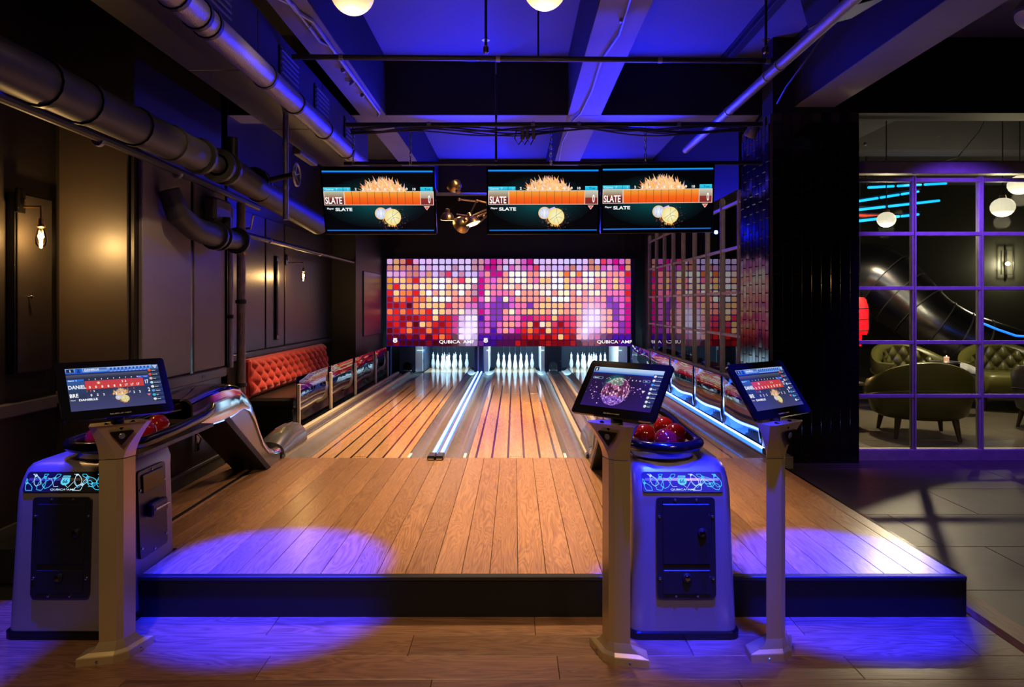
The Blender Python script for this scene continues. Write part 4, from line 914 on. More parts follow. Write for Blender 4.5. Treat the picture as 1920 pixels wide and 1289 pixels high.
    for k in range(13):
        a = R(180*k/12); rim.append(W(rx+.172*math.cos(-a), 3.36-.17*math.sin(a), .835))
    path = [W(rx+.10, 4.24, .87), W(rx+.155, 4.10, .862), W(rx+.172, 3.95, .853), W(rx+.172, 3.6, .838)]+rim+[W(rx-.172, 3.6, .838), W(rx-.172, 3.95, .853), W(rx-.155, 4.10, .862), W(rx-.10, 4.24, .87)]
    MB().tube(path, .027, 12).build('tray_rim', M_['gloss_black'], t)
    pan = [(rx+.15*math.cos(R(-180*k/12)), 3.37-.15*math.sin(R(180*k/12))) for k in range(13)]+[(rx-.13, 4.2), (rx+.13, 4.2)]
    MB().prism([(x-bx, y-y0) for x, y in pan][::-1], Matrix.Translation((0, 0, .757)), .02).build('tray', M_['black'], t)
    # hood over the track and the shining S-shaped chute
    hw = .132
    Q = [(4.18, .925, .20), (4.4, .948, .225), (4.62, .956, .24), (4.80, .945, .225), (4.94, .915, .19), (5.06, .855, .13), (5.16, .775, .09), (5.25, .67, .07), (5.33, .555, .06), (5.42, .445, .06), (5.53, .365, .06), (5.66, .32, .05), (5.795, .305, .04)]
    def sweep(idx, hw_=hw):
        rings = []
        for i in idx:
            y, z, d = Q[i]; a = Q[max(i-1, 0)]; b = Q[min(i+1, len(Q)-1)]
            ty, tz = b[0]-a[0], b[1]-a[1]; L = math.hypot(ty, tz); ny, nz = -tz/L, ty/L
            cs = [(-hw_, -d), (-hw_, -.045), (-hw_+.012, -.016), (-hw_+.04, 0), (hw_-.04, 0), (hw_-.012, -.016), (hw_, -.045), (hw_, -d), (hw_-.01, -d), (hw_-.012, -.04), (hw_-.04, -.014), (-hw_+.04, -.014), (-hw_+.012, -.04), (-hw_+.01, -d)]
            rings.append([W(hx+x, y+ny*h, z+nz*h) for x, h in cs])
        return rings
    MB().loft(sweep(range(0, 5))).build('hood', M_['chrome'], t, sharp=40)
    MB().loft(sweep(range(4, 13), hw-.004)).build('chute', M_['chrome'], t, sharp=40)
    poly = [(4.70, .72), (4.98, .80), (5.14, .74), (5.29, .52), (5.40, .41), (5.52, .33), (5.66, .29), (5.78, .28), (5.78, PZ+.003), (5.52, PZ+.003)]
    for s_ in (-1, 1):
        MB().prism([(y-y0, z) for y, z in poly], Matrix(((0, 0, 1, hx-bx+s_*(hw-.018)-.004), (1, 0, 0, 0), (0, 1, 0, 0), (0, 0, 0, 1))), .008).build('side_plate', M_['hood_grey'], t)
    MB().add([W(hx+sx*(hw+.002), y, z) for y, z in ((4.64, .725), (4.72, .73), (5.52, PZ+.002), (5.44, PZ+.002)) for sx in (-1, 1)], [(0, 1, 7, 6), (2, 4, 5, 3), (0, 6, 4, 2), (1, 3, 5, 7), (0, 2, 3, 1), (6, 7, 5, 4)]).build('back_plate', M_['fascia'], t)
    return t
ball_return(-2.04, -1.955, -2.075, 'left silver ball return cabinet with chrome chute, beside the dark wall', 1)
ball_return(.76, .712, .735, 'right silver ball return cabinet glowing blue, between the two right consoles', -1)
def ball(x, y, z, label):
    o = MB().sphere((0, 0, 0), .058, 28, 16).build('bowling_ball', M_['ball']); o.location = (x, y, z); tag(o, label, 'bowling ball', 'red bowling balls')
ZB = .777+.058
ball(.733, 3.37, ZB, 'front red bowling ball on the right return tray'); ball(.655, 3.50, ZB, 'leftmost red bowling ball on the right return tray')
ball(.815, 3.52, ZB, 'rightmost red bowling ball on the right return tray'); ball(.80, 3.72, ZB, 'rearmost red bowling ball on the right return tray')
ball(-1.955, 3.80, ZB, 'rear red bowling ball on the left return tray, right of post'); ball(-1.92, 3.60, ZB, 'middle red bowling ball on the left return tray'); ball(-2.055, 3.42, ZB, 'front dark red bowling ball left of the console post')

# ------------------------------------------------------------------ bench in the recess
t = thing('banquette', 'long red tufted velvet bench with dark seat along left wall', 'bench', (-2.6, 8.75, .10))
def tuft(u, v):
    y = -1.45+2.9*u; z = .43+.385*v
    a = (u*2.9/.105); b = (v*.385/.085)
    d = abs(math.sin(math.pi*(a+b)/2))*abs(math.sin(math.pi*(a-b)/2)); e = min(1, 6*v, 6*(1-v), 30*u, 30*(1-u))**.5
    return (-.18+.055*d**.6*e+.045*e-.06*v, y, z)
bk = MB().grid(tuft, 220, 40); bk.box((-.29, -1.45, .40), (-.185, 1.45, .805), .02); bk.build('backrest', M_['velvet'], t)
for k in range(2):
    MB().box((-.30, -1.45+1.452*k, .29), (.30, -.004+1.452*k, .405), .03).build('seat_cushion', M_['vinyl'], t)
MB().box((-.30, -1.43, 0), (.26, 1.45, .29), .01).build('base', M_['black'], t)
# ------------------------------------------------------------------ left wall fittings
def sconce(x, y, z, arm, label, power):
    t = thing('wall_sconce', label, 'wall lamp', (x, y, z), group='bare bulb wall lamps')
    MB().box((0, -.035, .13), (.016, .035, .27), .004).build('backplate', M_['gloss_black'], t)
    MB().tube([(.012, 0, .215), (.03, 0, .205), (.03, 0, .165), (arm, 0, .165), (arm, 0, .10)], .0075, 8).build('arm', M_['brass'], t)
    MB().lathe([(0, .10), (.011, .10), (.016, .085), (.016, .065), (.021, .062), (.021, .052), (.014, .045), (0, .045)][::-1], 16, M=Matrix.Translation((arm, 0, 0))).build('socket', M_['brass'], t)
    MB().lathe([(0, -.070), (.010, -.068), (.024, -.052), (.031, -.032), (.029, -.008), (.020, .025), (.014, .046)], 20, M=Matrix.Translation((arm, 0, 0))).build('bulb', M_['bulb_glass'], t)
    MB().tube([(arm-.008, 0, .03), (arm-.010, .003, -.03), (arm-.003, -.003, .02), (arm+.003, .003, -.03), (arm+.010, 0, .02), (arm+.006, 0, -.03)], .0022, 6).build('filament', M_['filament'], t)
    l = lamp('bulb_light', 'POINT', (x+arm, y, z-.005), power, (1, .62, .25), shadow_soft_size=.02)
sconce(WN+.05, 3.93, 1.885, .125, 'nearest lit bare bulb wall lamp above left console', 16)
sconce(WR+.02, 8.78, 1.855, .225, 'far lit bare bulb wall lamp over the red bench', 14)
t = thing('wall_cabinet', 'tall narrow dark cabinet with small knob under the nearest wall lamp', 'cabinet', (WN, 4.05, 1.10))
MB().box((0.0, -.15, 0), (.05, .15, 1.03), .003).build('body', M_['black'], t); d_ = MB().box((.05, -.145, .006), (.062, .145, 1.024), .003).build('door', M_['wall_dark'], t)
MB().lathe([(0, 0), (.005, 0), (.005, .012), (.011, .018), (.009, .026), (0, .028)], 12, M=Matrix.Translation((.062, -.06, .44)) @ Matrix.Rotation(R(90), 4, 'Y')).build('knob', M_['chrome'], d_)
t = thing('wall_slot', 'long slim dark rail on the recess wall left of far lamp', 'rail', (WR, 8.42, 1.06)); MB().box((.02, -.05, 0), (.045, .05, 1.02), .012).build('rail_body', M_['gloss_black'], t); MB().box((.045, -.02, .06), (.05, .02, .96)).build('rail_groove', M_['black'], t)
t = thing('latch', 'small metal latch on dark lower wall above the approach', 'latch', (WL+.02, 5.12, .44)); MB().box((0, -.03, -.03), (.012, .03, .14), .004).build('plate', M_['gloss_black'], t)
MB().tube([(.014, -.012, .1), (.03, -.012, .085), (.03, .012, .06), (.03, -.012, .035), (.016, .012, .02)], .0055, 6).build('hook', M_['steel'], t)
t = thing('standpipe', 'rough dark vertical pipe at the near end of red bench', 'pipe', (WL+.07, 5.83, 0))
MB().tube([(0, 0, 0), (0, 0, .8), (0, 0, 1.6), (0, 0, 2.35)], .036, 14).build('pipe', mat('flaking_pipe', (.16, .13, .12), rough=.5, noise=.6, nscale=22, bump=.5, bscale=60), t)
for z in (.8, 1.5): MB().lathe([(.037, 0), (.046, .004), (.046, .03), (.037, .034)], 14, M=Matrix.Translation((0, 0, z))).build('coupling', M_['pipe_black'], t)
t = thing('corner_pipe', 'slim dark pipe in the black corner left of the rough pipe', 'pipe', (WL+.05, 5.66, .98)); MB().tube([(0, 0, 0), (0, 0, 1.3)], .022, 12).build('pipe', M_['conduit'], t); MB().tube([(0, 0, .4), (0, 0, .43)], .027, 12).build('coupling', M_['pipe_black'], t)

# ------------------------------------------------------------------ ducts and pipes under the ceiling
def pipe(name, label, pts, r, m, collars=(), cm=None, n=16, group=None):
    p0 = Vector(pts[0]); t = thing(name, label, 'pipe', p0, group=group)
    MB().tube([Vector(p)-p0 for p in pts], r, n).build('run', m, t)
    a, b = Vector(pts[0])-p0, Vector(pts[-1])-p0
    for c in collars:
        q = a.lerp(b, c); d = (b-a).normalized()
        MB().tube([q-d*.016, q-d*.014, q+d*.014, q+d*.016], [r, r*1.06+.003, r*1.06+.003, r], n).build('collar', cm or m, t)
    return t
pipe('insulated_duct', 'thick dark insulated pipe along left wall under the ceiling', [(-2.0, 1.2, 2.435), (-2.0, 4.35, 2.435)], .098, M_['duct'], (.42, .55, .64, .78, .9), M_['pipe_black'])
t = thing('pipe_valve', 'heavy dark flanged valve with small handwheel at end of insulated pipe', 'valve', (-2.0, 4.36, 2.435))
MB().tube([(0, 0, 0), (0, .3, 0)], .06, 14).build('neck', M_['pipe_black'], t)
for y in (.02, .30, .42, .95, 1.02): MB().tube([(0, y, 0), (0, y+.035, 0)], .115, 18).build('flange', M_['pipe_black'], t)
MB().tube([(0, .3, 0), (0, .45, 0), (.02, .6, -.02), (.03, .75, -.04), (.03, 1.0, -.05)], [.075, .09, .10, .095, .09], 16).build('elbow', M_['duct'], t)
MB().tube([(.02, 1.0, -.05), (.03, 2.6, -.14)], .10, 16).build('far_run', M_['duct'], t)
MB().tube([(.0, .55, .0), (.0, .55, .24)], .045, 12).build('bonnet', M_['pipe_black'], t)
MB().tube([(.03, .98, .0), (.30, .98, .06)], .022, 10).build('stem', M_['pipe_black'], t)
wh = [(.32, .98+.085*math.cos(a), .06+.085*math.sin(a)) for a in (2*math.pi*k/24 for k in range(24))]
w_ = MB(); w_.tube(wh, .010, 8, closed=True)
hw_ = w_.build('handwheel', M_['conduit'], t)
for k in range(5):
    a = 2*math.pi*k/5+.3; MB().tube([(.31, .98, .06), (.32, .98+.08*math.cos(a), .06+.08*math.sin(a))], .007, 6).build('spoke', M_['conduit'], hw_)
t = thing('drain_pipe', 'thick purple lit elbow pipe hung on the grey wall panel', 'pipe', (-2.22, 4.55, 2.0))
MB().tube([(-.05, .0, .25), (-.02, .05, .1), (.0, .25, .02), (.02, .50, .0), (.02, .95, .0)], [.07, .075, .08, .085, .07], 14).build('elbow', M_['duct'], t)
for y in (.52, .60, .93): MB().tube([(.02, y, 0), (.02, y+.03, 0)], .105, 16).build('flange', M_['pipe_black'], t)
MB().tube([(.02, .75, .0), (.02, .75, .16)], .035, 10).build('valve_stem', M_['pipe_black'], t); MB().box((-.1, .6, .12), (.0, .9, .30), .02).build('bracket', M_['grey_trim'], t)
MB().tube([(.04, 1.0, -.02), (.04, 1.05, -.10)], .012, 8).build('tap', M_['brass'], t)
pipe('thin_pipe', 'slim dark pipe under the insulated one along left wall', [(-2.27, 1.2, 2.43), (-2.27, 4.0, 2.41), (-2.29, 6.2, 2.36)], .027, M_['pipe_black'], (.35, .52, .7), M_['conduit'], 10)
pipe('thin_pipe', 'slim dark pipe running along recess wall past the bench', [(-2.45, 5.6, 2.13), (-2.56, 11.2, 2.16)], .026, M_['pipe_black'], (.25, .6), M_['conduit'], 10)
pipe('wall_conduit', 'short level conduit joining the two slim pipes over the bench', [(-2.30, 6.1, 2.28), (-2.34, 6.15, 2.17), (-2.9, 6.3, 2.15)], .010, M_['conduit'], (.5,), None, 8)
pipe('hanger_pipe', 'pale vertical hanger pipe beside the handwheel', [(-1.80, 5.45, 2.16), (-1.80, 5.45, 3.0)], .022, M_['conduit'], (.3, .7), M_['conduit'], 10)
# rectangular duct with foil pipe under its edge
t = thing('air_duct', 'long dark rectangular air duct left of the score screens', 'duct', (-1.88, 4.5, 3.0))
for a, b in ((-3.6, -1.65), (-1.645, -.05), (-.045, 1.45), (1.455, 3.3)):
    MB().box((-.22, a, 0), (.23, b, .40), .006).build('section', M_['duct'], t)
for y in (-.9, .35, 1.2, 2.2):
    v = MB().box((.23, y, .10), (.24, y+.42, .32), .004).build('vent_grille', M_['black'], t)
    for k in range(5): MB().box((.238, y+.02, .13+.038*k), (.25, y+.40, .145+.038*k), .002).build('slat', M_['grey_trim'], v)
MB().box((-.30, 2.3, -.03), (-.22, 2.9, .05), .01).build('hanger', M_['grey_trim'], t)
pipe('foil_pipe', 'bright foil wrapped round pipe along edge of air duct', [(-1.535, 1.3, 2.90), (-1.535, 7.0, 2.90)], .072, M_['pipe_silver'], (.18, .32, .36, .38, .52, .62, .75, .88), M_['pipe_black'], 18)
pipe('steel_pipe', 'straight blue lit steel pipe running back on the right', [(1.80, 1.4, 3.12), (1.80, 7.3, 3.12)], .036, M_['pipe_silver'], (.56, .60, .75), M_['conduit'], 16)
pipe('sprinkler_main', 'long dark cross pipe with sprinkler heads below front ceiling bay', [(-1.62, 5.05, 3.30), (1.95, 5.05, 3.27)], .020, M_['pipe_black'], (.1, .42, .75, .97), M_['conduit'], 10)
for n_, x in enumerate((-.21, 1.83)):
    t = thing('fire_sprinkler', ('left sprinkler head above middle screen', 'right sprinkler head beside the steel pipe')[n_], 'sprinkler', (x, 5.05, 3.32)); MB().tube([(0, 0, 0), (0, 0, .68)], .010, 8).build('drop_rod', M_['pipe_black'], t)
    MB().lathe([(.012, .0), (.02, .01), (.02, .05), (.012, .06)], 10).build('body', M_['brass'], t); MB().lathe([(0, .10), (.03, .10), (.03, .105), (0, .108)], 12).build('deflector', M_['steel'], t)
pipe('ceiling_rod', 'thin vertical black rod hanging left of the middle beam', [(.17, 5.0, 3.28), (.17, 5.0, 4.0)], .007, M_['black'], (), None, 8)
pipe('ceiling_rod', 'thin vertical black rod above the gap between screens', [(-.155, 5.8, 2.70), (-.155, 5.8, 3.42)], .007, M_['black'], (.5,), None, 8)
pipe('screen_rail', 'dark level rail just above the three hanging screens', [(-1.45, 5.9, 2.695), (2.1, 5.9, 2.70)], .017, M_['pipe_black'], (.3, .6), None, 10)
pipe('truss_pipe', 'dark level pipe carrying cables and chains above the screens', [(-1.40, 5.75, 2.985), (2.05, 5.75, 2.99)], .020, M_['pipe_black'], (.2, .45, .56, .8), M_['conduit'], 10)
# chains from the truss to the screens
ci = 0
for x, lab in ((-1.34, 'left chain of the leftmost screen'), (-.865, 'right chain of the leftmost screen'), (.30, 'chain above the middle screen'), (1.085, 'chain above the rightmost screen')):
    t = thing('chain', lab, 'chain', (x, 5.75, 2.655), group='screen hanging chains')
    for k in range(10):
        a = k % 2*math.pi/2; pts = [(.008*math.cos(q)*math.cos(a), .008*math.cos(q)*math.sin(a), .018+.031*k+.021*math.sin(q)) for q in (2*math.pi*j/10 for j in range(10))]
        MB().tube(pts, .0032, 5, closed=True).build('link', M_['steel'], t)
# cables along the truss
rr = random.Random(5)
t = thing('cable_bundle', 'loose bundle of black cables tied along the truss pipe', 'cables', (0, 5.74, 2.97))
for k in range(7):
    pts = []; x = -1.35; ph = rr.uniform(0, 6)
    while x < 1.9: pts.append((x, -.02-.01*k % .04, .02*math.sin(x*5+ph)-.03-.02*abs(math.sin(x*1.7+ph))*(k % 3))); x += .12
    MB().tube(pts, .0055, 5).build('cable', M_['cord'], t)
for k, x in enumerate((.05, .09, .14)): MB().box((x+.0, -.05, -.12), (x+.03, .0, -.02), .005).build('junction_box', M_['grey_trim'], t)
for k in range(3): MB().tube([(.02+.05*k, -.03, -.02), (-.0+.05*k, -.04, -.11), (.03+.05*k, -.03, -.16), (.1+.04*k, -.03, -.07)], .005, 5).build('loop', M_['cord'], t)
# conduits on the left beam and the wavering cable on the middle beam
zc = 3.40
pipe('beam_conduit', 'left conduit with two bends under the left beam', [(-1.52, 2.5, zc), (-1.50, 4.0, zc), (-1.50, 4.25, zc), (-1.41, 4.40, zc), (-1.41, 5.0, zc), (-1.36, 5.1, zc), (-1.36, 5.9, zc), (-1.42, 6.0, zc)], .014, M_['conduit'], (.2, .45), None, 8)
pipe('beam_conduit', 'right conduit with a bend under the left beam', [(-1.44, 2.5, zc), (-1.42, 4.5, zc), (-1.36, 4.65, zc), (-1.36, 4.7, zc), (-1.345, 6.9, zc), (-1.38, 7.0, zc)], .014, M_['conduit'], (.3, .5, .7, .85), None, 8)
pipe('beam_cable', 'wavering pale cable stapled under the middle beam', [(.76, 2.6, zc+.005), (.72, 4.2, zc+.005), (.74, 4.9, zc+.005), (.68, 5.4, zc+.005), (.69, 6.2, zc+.005), (.66, 6.9, zc+.005), (.60, 7.1, zc-.02), (.56, 8.2, zc+.005), (.60, 9.5, zc+.005)], .009, M_['conduit'], (.3,), None, 6)
t = thing('ceiling_streak', 'dark slim joist under ceiling right of middle bay', 'streak', (2.14, 2.25, 3.93)); MB().box((-.04, 0, 0), (.04, 4.8, .07), .004).build('bar', M_['beam_side'], t); MB().box((-.06, 0, .05), (.06, 4.8, .069), .003).build('flange', M_['beam_side'], t)  # dark strip along the ceiling, modelled as a flanged bar
# loudspeaker-like box on the right, cables and small spot on the pillar
t = thing('ceiling_box', 'dark square box with pale edges hung beside the steel pipe', 'speaker', (2.06, 4.35, 3.32)); t.rotation_euler = (0, R(-18), R(12))
MB().box((-.14, -.17, 0), (.20, .17, .30), .012).build('cabinet', M_['pipe_black'], t); MB().box((-.12, -.178, .02), (.18, -.17, .28), .006).build('grille', M_['plastic'], t); MB().box((-.14, -.176, -.006), (.20, .17, .0), .004).build('bottom_rim', M_['conduit'], t)
pipe('loose_cable', 'two loose cables drooping below the dark box', [(2.02, 4.4, 3.30), (1.98, 4.6, 3.18), (2.0, 5.1, 3.1), (2.12, 5.6, 3.12)], .008, M_['cord'], (.5,), None, 6)
t = thing('spot_fixture', 'small round spotlight mounted at top of tiled pillar', 'spotlight', (2.28, 6.62, 3.18)); t.rotation_euler = (R(25), R(20), 0)
MB().lathe([(0, -.09), (.055, -.09), (.06, -.08), (.05, .02), (.02, .06), (0, .06)], 18).build('can', M_['pipe_silver'], t); MB().tube([(0, 0, .05), (.02, .05, .14)], .012, 8).build('stem', M_['black'], t)
# hanging opal globes at the top edge
for n_, (x, y, z) in enumerate(((-.83, 3.55, 3.095), (.157, 3.6, 3.14))):
    t = thing('pendant_globe', ('left warm opal globe lamp at top of view', 'right warm opal globe lamp at top of view')[n_], 'pendant lamp', (x, y, z), group='opal globe lamps')
    MB().sphere((0, 0, 0), .112, 28, 16).build('globe', M_['globe'], t); MB().lathe([(0, .10), (.04, .10), (.035, .16), (.012, .18), (0, .18)], 16).build('cap', M_['brass'], t)
    MB().tube([(0, 0, .17), (0, 0, 4.0-z)], .006, 6).build('rod', M_['brass'], t)
    lamp('globe_light', 'POINT', (x, y, z-.16), 4, WARMW, shadow_soft_size=.1)
t = thing('pipe_piece', 'round pale pipe piece at the top right corner', 'ceiling lamp', (3.42, 4.6, 3.38))  # round piece of pipe, gives no light
MB().lathe([(0, -.02), (.10, 0), (.12, .03), (.12, .09), (0, .09)], 24, M=Matrix.Rotation(R(35), 4, 'Y')).build('body', M_['conduit'], t); MB().tube([(.03, 0, .06), (.03, 0, .6)], .012, 8).build('rod', M_['conduit'], t)

# ------------------------------------------------------------------ brass lamp with jointed arms between the screens
t = thing('jointed_lamp', 'brass many armed lamp with domed shades between left and middle screens', 'chandelier', (-.55, 7.0, 2.42))
def LP(px, py, dy=0): v = P(px, py, 7.0+dy); return v-Vector((-.55, 7.0, 2.42))
def shade(px, py, axis, r, lit):
    c = LP(px, py); q = Vector(axis).normalized().to_track_quat('Z', 'Y').to_matrix().to_4x4(); Mx = Matrix.Translation(c) @ q
    s = MB().lathe([(r, -r*.55), (r*1.02, -r*.5), (r*.9, 0), (r*.62, r*.38), (r*.32, r*.52), (r*.3, r*.95), (r*.22, r*1.0), (0, r*1.0)], 24, M=Mx).build('shade', M_['brass'], t)
    MB().lathe([(0, -r*.60), (r*.95, -r*.58), (r*.95, -r*.53), (0, -r*.53)], 24, M=Mx).build('lit_disc', M_['lamp_face'] if lit else M_['brass'], s)
shade(854, 352, (.55, -.45, -.8), .075, False); shade(839, 405, (.05, -.25, 1), .072, True); shade(868, 419, (.45, -.5, .35), .09, False); shade(884, 413, (-.35, .1, .9), .08, True)
for a, b in (((861, 374), (894, 378)), ((894, 376), (880, 404)), ((856, 402), (878, 405)), ((894, 376), (912, 380)), ((880, 408), (912, 393)), ((884, 412), (914, 398)), ((896, 420), (916, 402)), ((912, 385), (930, 380))):
    MB().tube([LP(*a), LP(*b)], .008, 8).build('arm', M_['brass'], t)
for p in ((861, 374), (894, 377), (880, 406), (907, 405)): MB().sphere(LP(*p), .017, 12, 8).build('joint', M_['brass'], t)
MB().tube([LP(930, 380), LP(930, 300), Vector((LP(930, 205).x, LP(930, 205).y, 1.58))], .012, 8).build('stem', M_['brass'], t)
lamp('brass_lamp_light', 'SPOT', (-.68, 6.95, 2.33), 35, WARM, (-.7, 6.6, 0), spot_size=R(120), spot_blend=.8, shadow_soft_size=.05)

# ------------------------------------------------------------------ lounge behind the window
def armchair(x, y, rz, s, label, m, deep=.80):
    t = thing('armchair', label, 'armchair', (x, y, 0), R(rz), 'leather tub chairs')
    # tub shell: open to local -Y, outer wall bulging to the back
    n = 26; outer = []; 
    def ang(k): return R(-28+236*k/n)
    shell = MB()
    rings = []
    for k in range(n+1):
        a = ang(k); back = max(0, math.sin(a)); top = .56+.22*back**1.2
        ca, sa = math.cos(a), math.sin(a)*.95
        rings.append([(ca*r_*s, sa*r_*s, z*s) for r_, z in ((.36, .20), (.43, .24), (.47, .40), (.49, top-.06), (.475, top-.01), (.44, top), (.40, top-.02), (.37, top-.08), (.34, .42), (.33, .22))])
    shell.loft(rings); shell.build('shell', m, t, sharp=50)
    def tf(u, v):
        a = R(5+170*u); back = max(0, math.sin(a)); top = .54+.22*back**1.2; z = .36+(top-.38)*v
        p, q = u*14, v*4; d = abs(math.sin(math.pi*(p+q)/2))*abs(math.sin(math.pi*(p-q)/2)); r_ = .375-.045*d**.6-.02
        return (math.cos(a)*r_*s, math.sin(a)*.95*r_*s, z*s)
    MB().grid(tf, 84, 20).build('tufted_lining', m, t)
    MB().loft([[(px_*s, py_*s, z*s) for px_, py_ in rrect(-.33+e, -.42+e, .33-e, .24-e, .12)] for z, e in ((.22, .03), (.25, 0), (.40, 0), (.44, .03))]).build('seat', m, t, sharp=50)
    MB().tube([(math.cos(ang(k))*.482*s, math.sin(ang(k))*.95*.482*s, (.40+.10*max(0, math.sin(ang(k))))*s) for k in range(n+1)], .008*s, 6).build('piping', m, t)
    for lx, ly in ((-.27, -.28), (.27, -.28), (-.25, .26), (.25, .26)):
        MB().tube([(lx*s, ly*s, .21*s), (lx*1.12*s, ly*1.15*s, 0)], [.032*s, .017*s], 10).build('leg', M_['leg_wood'], t)
    return t
armchair(4.60, 7.9, 165, 1.12, 'nearest olive leather tub chair seen from behind through window', M_['leather'])
armchair(5.72, 9.9, 5, 1.2, 'olive tufted tub chair behind the nearest one, facing the window', M_['leather'])
armchair(7.0, 9.9, -20, 1.2, 'olive tufted tub chair farther right, facing the window', M_['leather'])
armchair(6.45, 8.2, 100, 1.0, 'dark grey tub chair cut by right edge of view', M_['dark_leather'])
def table(x, y, h, r, label, cl):
    t = thing('side_table', label, 'table', (x, y, 0), group='round side tables')
    MB().lathe([(0, h-.03), (r-.01, h-.03), (r, h-.02), (r, h-.005), (r-.008, h), (0, h)], 30).build('top', M_['steel'], t)
    MB().lathe([(r*.96, h-.16), (r*.97, h-.03), (r*.9, h-.03), (r*.9, h-.16)], 30).build('apron', M_['gloss_black'], t)
    MB().lathe([(0, 0), (.16, 0), (.16, .015), (.03, .04), (.025, h-.1), (0, h-.1)], 20).build('pedestal', M_['black'], t)
    c = thing('candle', cl, 'candle', (x-.02, y-.05, h), group='lit table candles')
    MB().lathe([(0, 0), (.03, 0), (.033, .06), (.029, .06), (.026, .01), (0, .01)], 16).build('glass_cup', M_['wax'], c); MB().lathe([(0, .035), (.007, .045), (.005, .065), (0, .085)], 10).build('flame', M_['flame'], c)
    lamp('candle_light', 'POINT', (x-.02, y-.05, h+.13), 1.2, (1, .55, .2), shadow_soft_size=.02)
table(4.0, 8.35, .56, .19, 'low round table with candle, left of the nearest tub chair', 'lit candle on the low table at the pillar edge')
table(5.75, 9.25, .735, .17, 'tall round table with candle between the olive tub chairs', 'lit candle on the tall table between tub chairs')
t = thing('floor_cushion', 'pale patterned cushion lying beside the tall round table', 'cushion', (6.05, 9.3, .62)); t.rotation_euler = (R(20), R(15), 0)
MB().sphere((0, 0, 0), .2, 20, 10, sc=(1, .75, .35)).build('cover', mat('spotted_fabric', (.4, .4, .35), rough=.8, noise=.9, nscale=14), t); MB().tube([(.2*math.cos(a), .15*math.sin(a), 0) for a in (2*math.pi*k/20 for k in range(20))], .008, 6, closed=True).build('piping', M_['black'], t)
for n_, (px, py, Y, r_) in enumerate(((1662, 412, 7.6, .098), (1880, 389, 7.8, .125), (1912, 347, 8.2, .13))):
    c = P(px, py, Y); t = thing('glass_globe_lamp', ('leftmost lit cut glass globe behind the window', 'largest lit cut glass globe behind right window panes', 'highest lit cut glass globe at right edge')[n_], 'pendant lamp', c, group='cut glass globe lamps')
    b = MB().sphere((0, 0, 0), r_, 16, 9, sc=(1, 1, .86)); b.S = [False]*len(b.S); b.build('globe', M_['globe_bright'], t)
    MB().tube([(0, 0, r_*.8), (0, 0, 3.95-c.z)], .006, 6).build('cord', M_['cord'], t); MB().lathe([(0, r_*.78), (.035, r_*.78), (.03, r_*1.1), (0, r_*1.12)], 12).build('cap', M_['brass'], t)
    lamp('globe_glow', 'POINT', (c.x, c.y, c.z-r_*1.3), 18, (1, .85, .5), shadow_soft_size=.08)
# big metal slide tube sweeping down to the right
pts = [P(px, py, Y) for px, py, Y in ((1560, 520, 13.4), (1640, 525, 13.0), (1690, 560, 12.7), (1740, 600, 12.4), (1800, 632, 12.2), (1870, 655, 12.0), (1980, 690, 11.8))]
t = thing('slide_tube', 'big shiny metal tube sweeping down behind the window', 'slide', pts[0])
def crom(p, rad, u):
    i = min(int(u), len(p)-2); f = u-i; a, b, c, d = (p[max(0, min(len(p)-1, i+k))] for k in (-1, 0, 1, 2))
    return .5*((2*b)+(c-a)*f+(2*a-5*b+4*c-d)*f*f+(3*b-a-3*c+d)*f**3)-p[0], rad[i]+(rad[i+1]-rad[i])*f
RD = (.66, .66, .58, .50, .46, .44, .44)
for k in range(9):
    q = [crom(pts, RD, (k+j/5)*6/9) for j in range(6)]
    MB().tube([a for a, _ in q], [b for _, b in q], 28, caps=k in (0, 8)).build('section', M_['steel'], t)
    q = [crom(pts, RD, (k+1-e)*6/9) for e in (.05, 0)]
    MB().tube([a for a, _ in q], [b+.012 for _, b in q], 28).build('joint_ring', M_['conduit'], t)
q = [P(px, py, 9.8) for px, py in ((1836, 604), (1870, 618), (1905, 630), (1960, 633))]
t = thing('neon_line', 'bright blue light tube running along the metal slide', 'light tube', q[0]); MB().tube([p-q[0] for p in q], .016, 8).build('tube', M_['led_blue'], t); MB().tube([q[0]-q[0]-Vector((.04, 0, 0)), Vector((.0, 0, 0))], .02, 8).build('end_cap', M_['black'], t)
# cyan light bars and a red one on the lounge ceiling
for n_, (a, b, Y, m) in enumerate((((1625, 352), (1778, 344), 9.5, 'led_cyan'), ((1606, 378), (1725, 359), 9.2, 'led_cyan'), ((1606, 394), (1765, 376), 8.9, 'led_cyan'), ((1606, 415), (1725, 402), 8.6, 'led_cyan'), ((1606, 404), (1662, 406), 9.0, 'red_tube'))):
    p, q = P(*a, Y), P(*b, Y+1.2); d = q-p
    t = thing('ceiling_light_bar', ('highest cyan light bar behind upper window panes', 'second cyan light bar behind upper window panes', 'third cyan light bar behind upper window panes', 'lowest cyan light bar behind the globe lamp', 'short red light bar beside the leftmost globe')[n_], 'light bar', p, group='lounge ceiling light bars')
    for k in range(3):
        MB().tube([d*(k/3+.02), d*((k+1)/3-.03)], .017, 8).build('tube', M_[m], t)
    MB().box((-.012, -.012, .02), (.012, .012, 3.93-p.z)).build('hanger', M_['black'], t); MB().tube([Vector((0, 0, .03)), d+Vector((0, 0, .03))], .014, 6).build('rail', M_['black'], t)
lamp('slide_fill', 'SPOT', (5.6, 9.9, 3.6), 110, (1, .75, .4), P(1720, 590, 11.6), spot_size=R(60), spot_blend=.8, shadow_soft_size=.1)  # unseen warm spot, added to brighten the slide tube
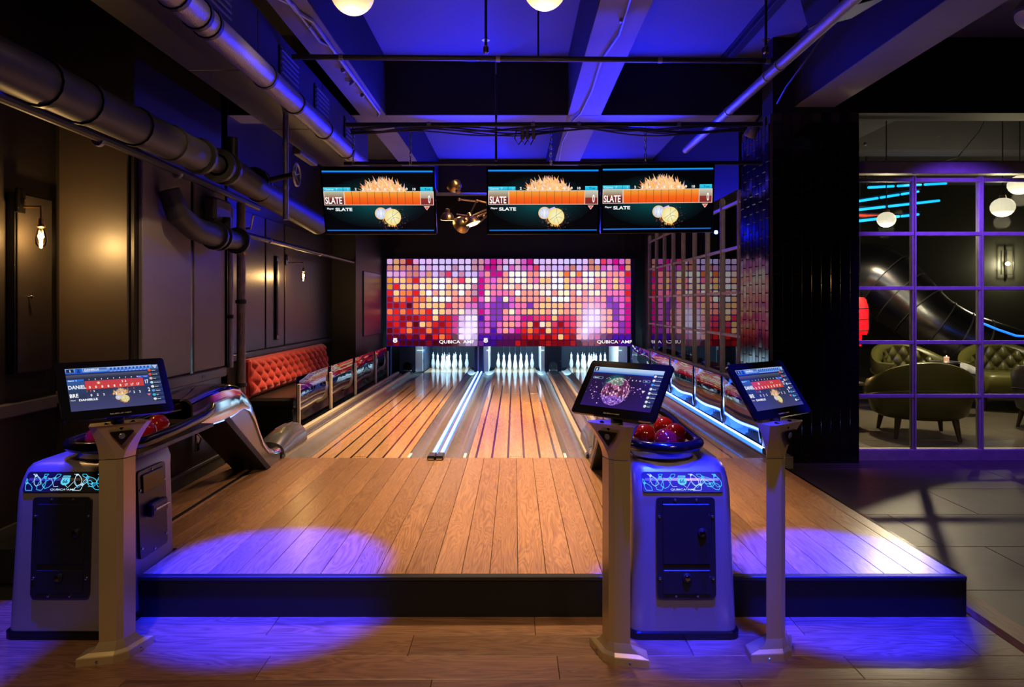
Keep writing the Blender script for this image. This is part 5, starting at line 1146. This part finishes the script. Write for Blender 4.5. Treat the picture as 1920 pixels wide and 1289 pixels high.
# red lantern
c = P(1612, 592, 9.5); t = thing('red_lantern', 'glowing red paper lantern half hidden by the tiled pillar', 'lantern', c)
MB().lathe([(.09, -.26), (.11, -.20), (.11, .10), (.08, .22), (.05, .25)], 16).build('shade', M_['red_glow'], t)
for z in (-.2, -.05, .10): MB().tube([(.112*math.cos(a), .112*math.sin(a), z) for a in (2*math.pi*k/16 for k in range(16))], .006, 5, closed=True).build('hoop', M_['black'], t)
MB().tube([(0, 0, .24), (0, 0, 4.0-c.z)], .008, 6).build('cord', M_['cord'], t); MB().lathe([(0, -.42), (.02, -.42), (.03, -.27), (0, -.26)], 10).build('tassel', M_['red_glow'], t)
# framed lamp on the lounge wall
c = P(1888, 495, 14.54); t = thing('framed_wall_lamp', 'lit wall lamp in square metal frame behind right window panes', 'wall lamp', (c.x, 14.54, c.z))
for x0, z0, x1, z1 in ((-.12, -.22, .13, .28),): MB().tube([(x0, 0, z0), (x1, 0, z0), (x1, 0, z1), (x0, 0, z1)], .010, 6, closed=True).build('frame', M_['black'], t)
MB().sphere((0, -.02, 0), .045, 14, 8).build('bulb', M_['lamp_face'], t); MB().box((-.02, .02, -.3), (.02, .06, .3)).build('back_bar', M_['black'], t)
lamp('framed_lamp_light', 'POINT', (c.x, 14.4, c.z), 20, (1, .85, .5), shadow_soft_size=.05)
struct(MB().box((11, 12.1, 0), (14, 12.2, 4)).build('wall_lounge_right', bpy.data.materials['lounge_wall']))
# pipe and wires above the window
pipe('head_pipe', 'pale level pipe just above the window head rail', [(3.25, 7.0, 2.915), (8.0, 7.0, 2.915)], .032, M_['conduit'], (.09, .33), M_['brass'], 12)
pipe('corner_conduit', 'thin bent conduit in upper left corner above the window', [(3.48, 7.1, 2.86), (3.48, 7.1, 3.5), (3.75, 7.3, 3.58), (3.9, 7.4, 3.62)], .012, M_['conduit'], (.4,), None, 8)
pipe('loose_wire', 'thin pale wire drooping above the window', [(4.1, 7.6, 3.07), (4.5, 7.6, 3.02), (4.85, 7.6, 3.1), (5.1, 7.6, 3.4), (5.2, 7.6, 3.62)], .006, M_['conduit'], (.5,), None, 6)
bm_ = struct(MB().loft([[(3.3, 6.85, 3.52), (4.2, 6.85, 3.52), (4.2, 6.85, 4.0), (3.3, 6.85, 4.0)], [(3.3, 12, 3.52), (4.2, 12, 3.52), (4.2, 12, 4.0), (3.3, 12, 4.0)]], smooth=False).build('trim_22', M_['ceiling']))
struct(MB().box((4.3, 9.0, 3.5), (14, 9.4, 4.0)).build('trim_23', M_['ceiling']))
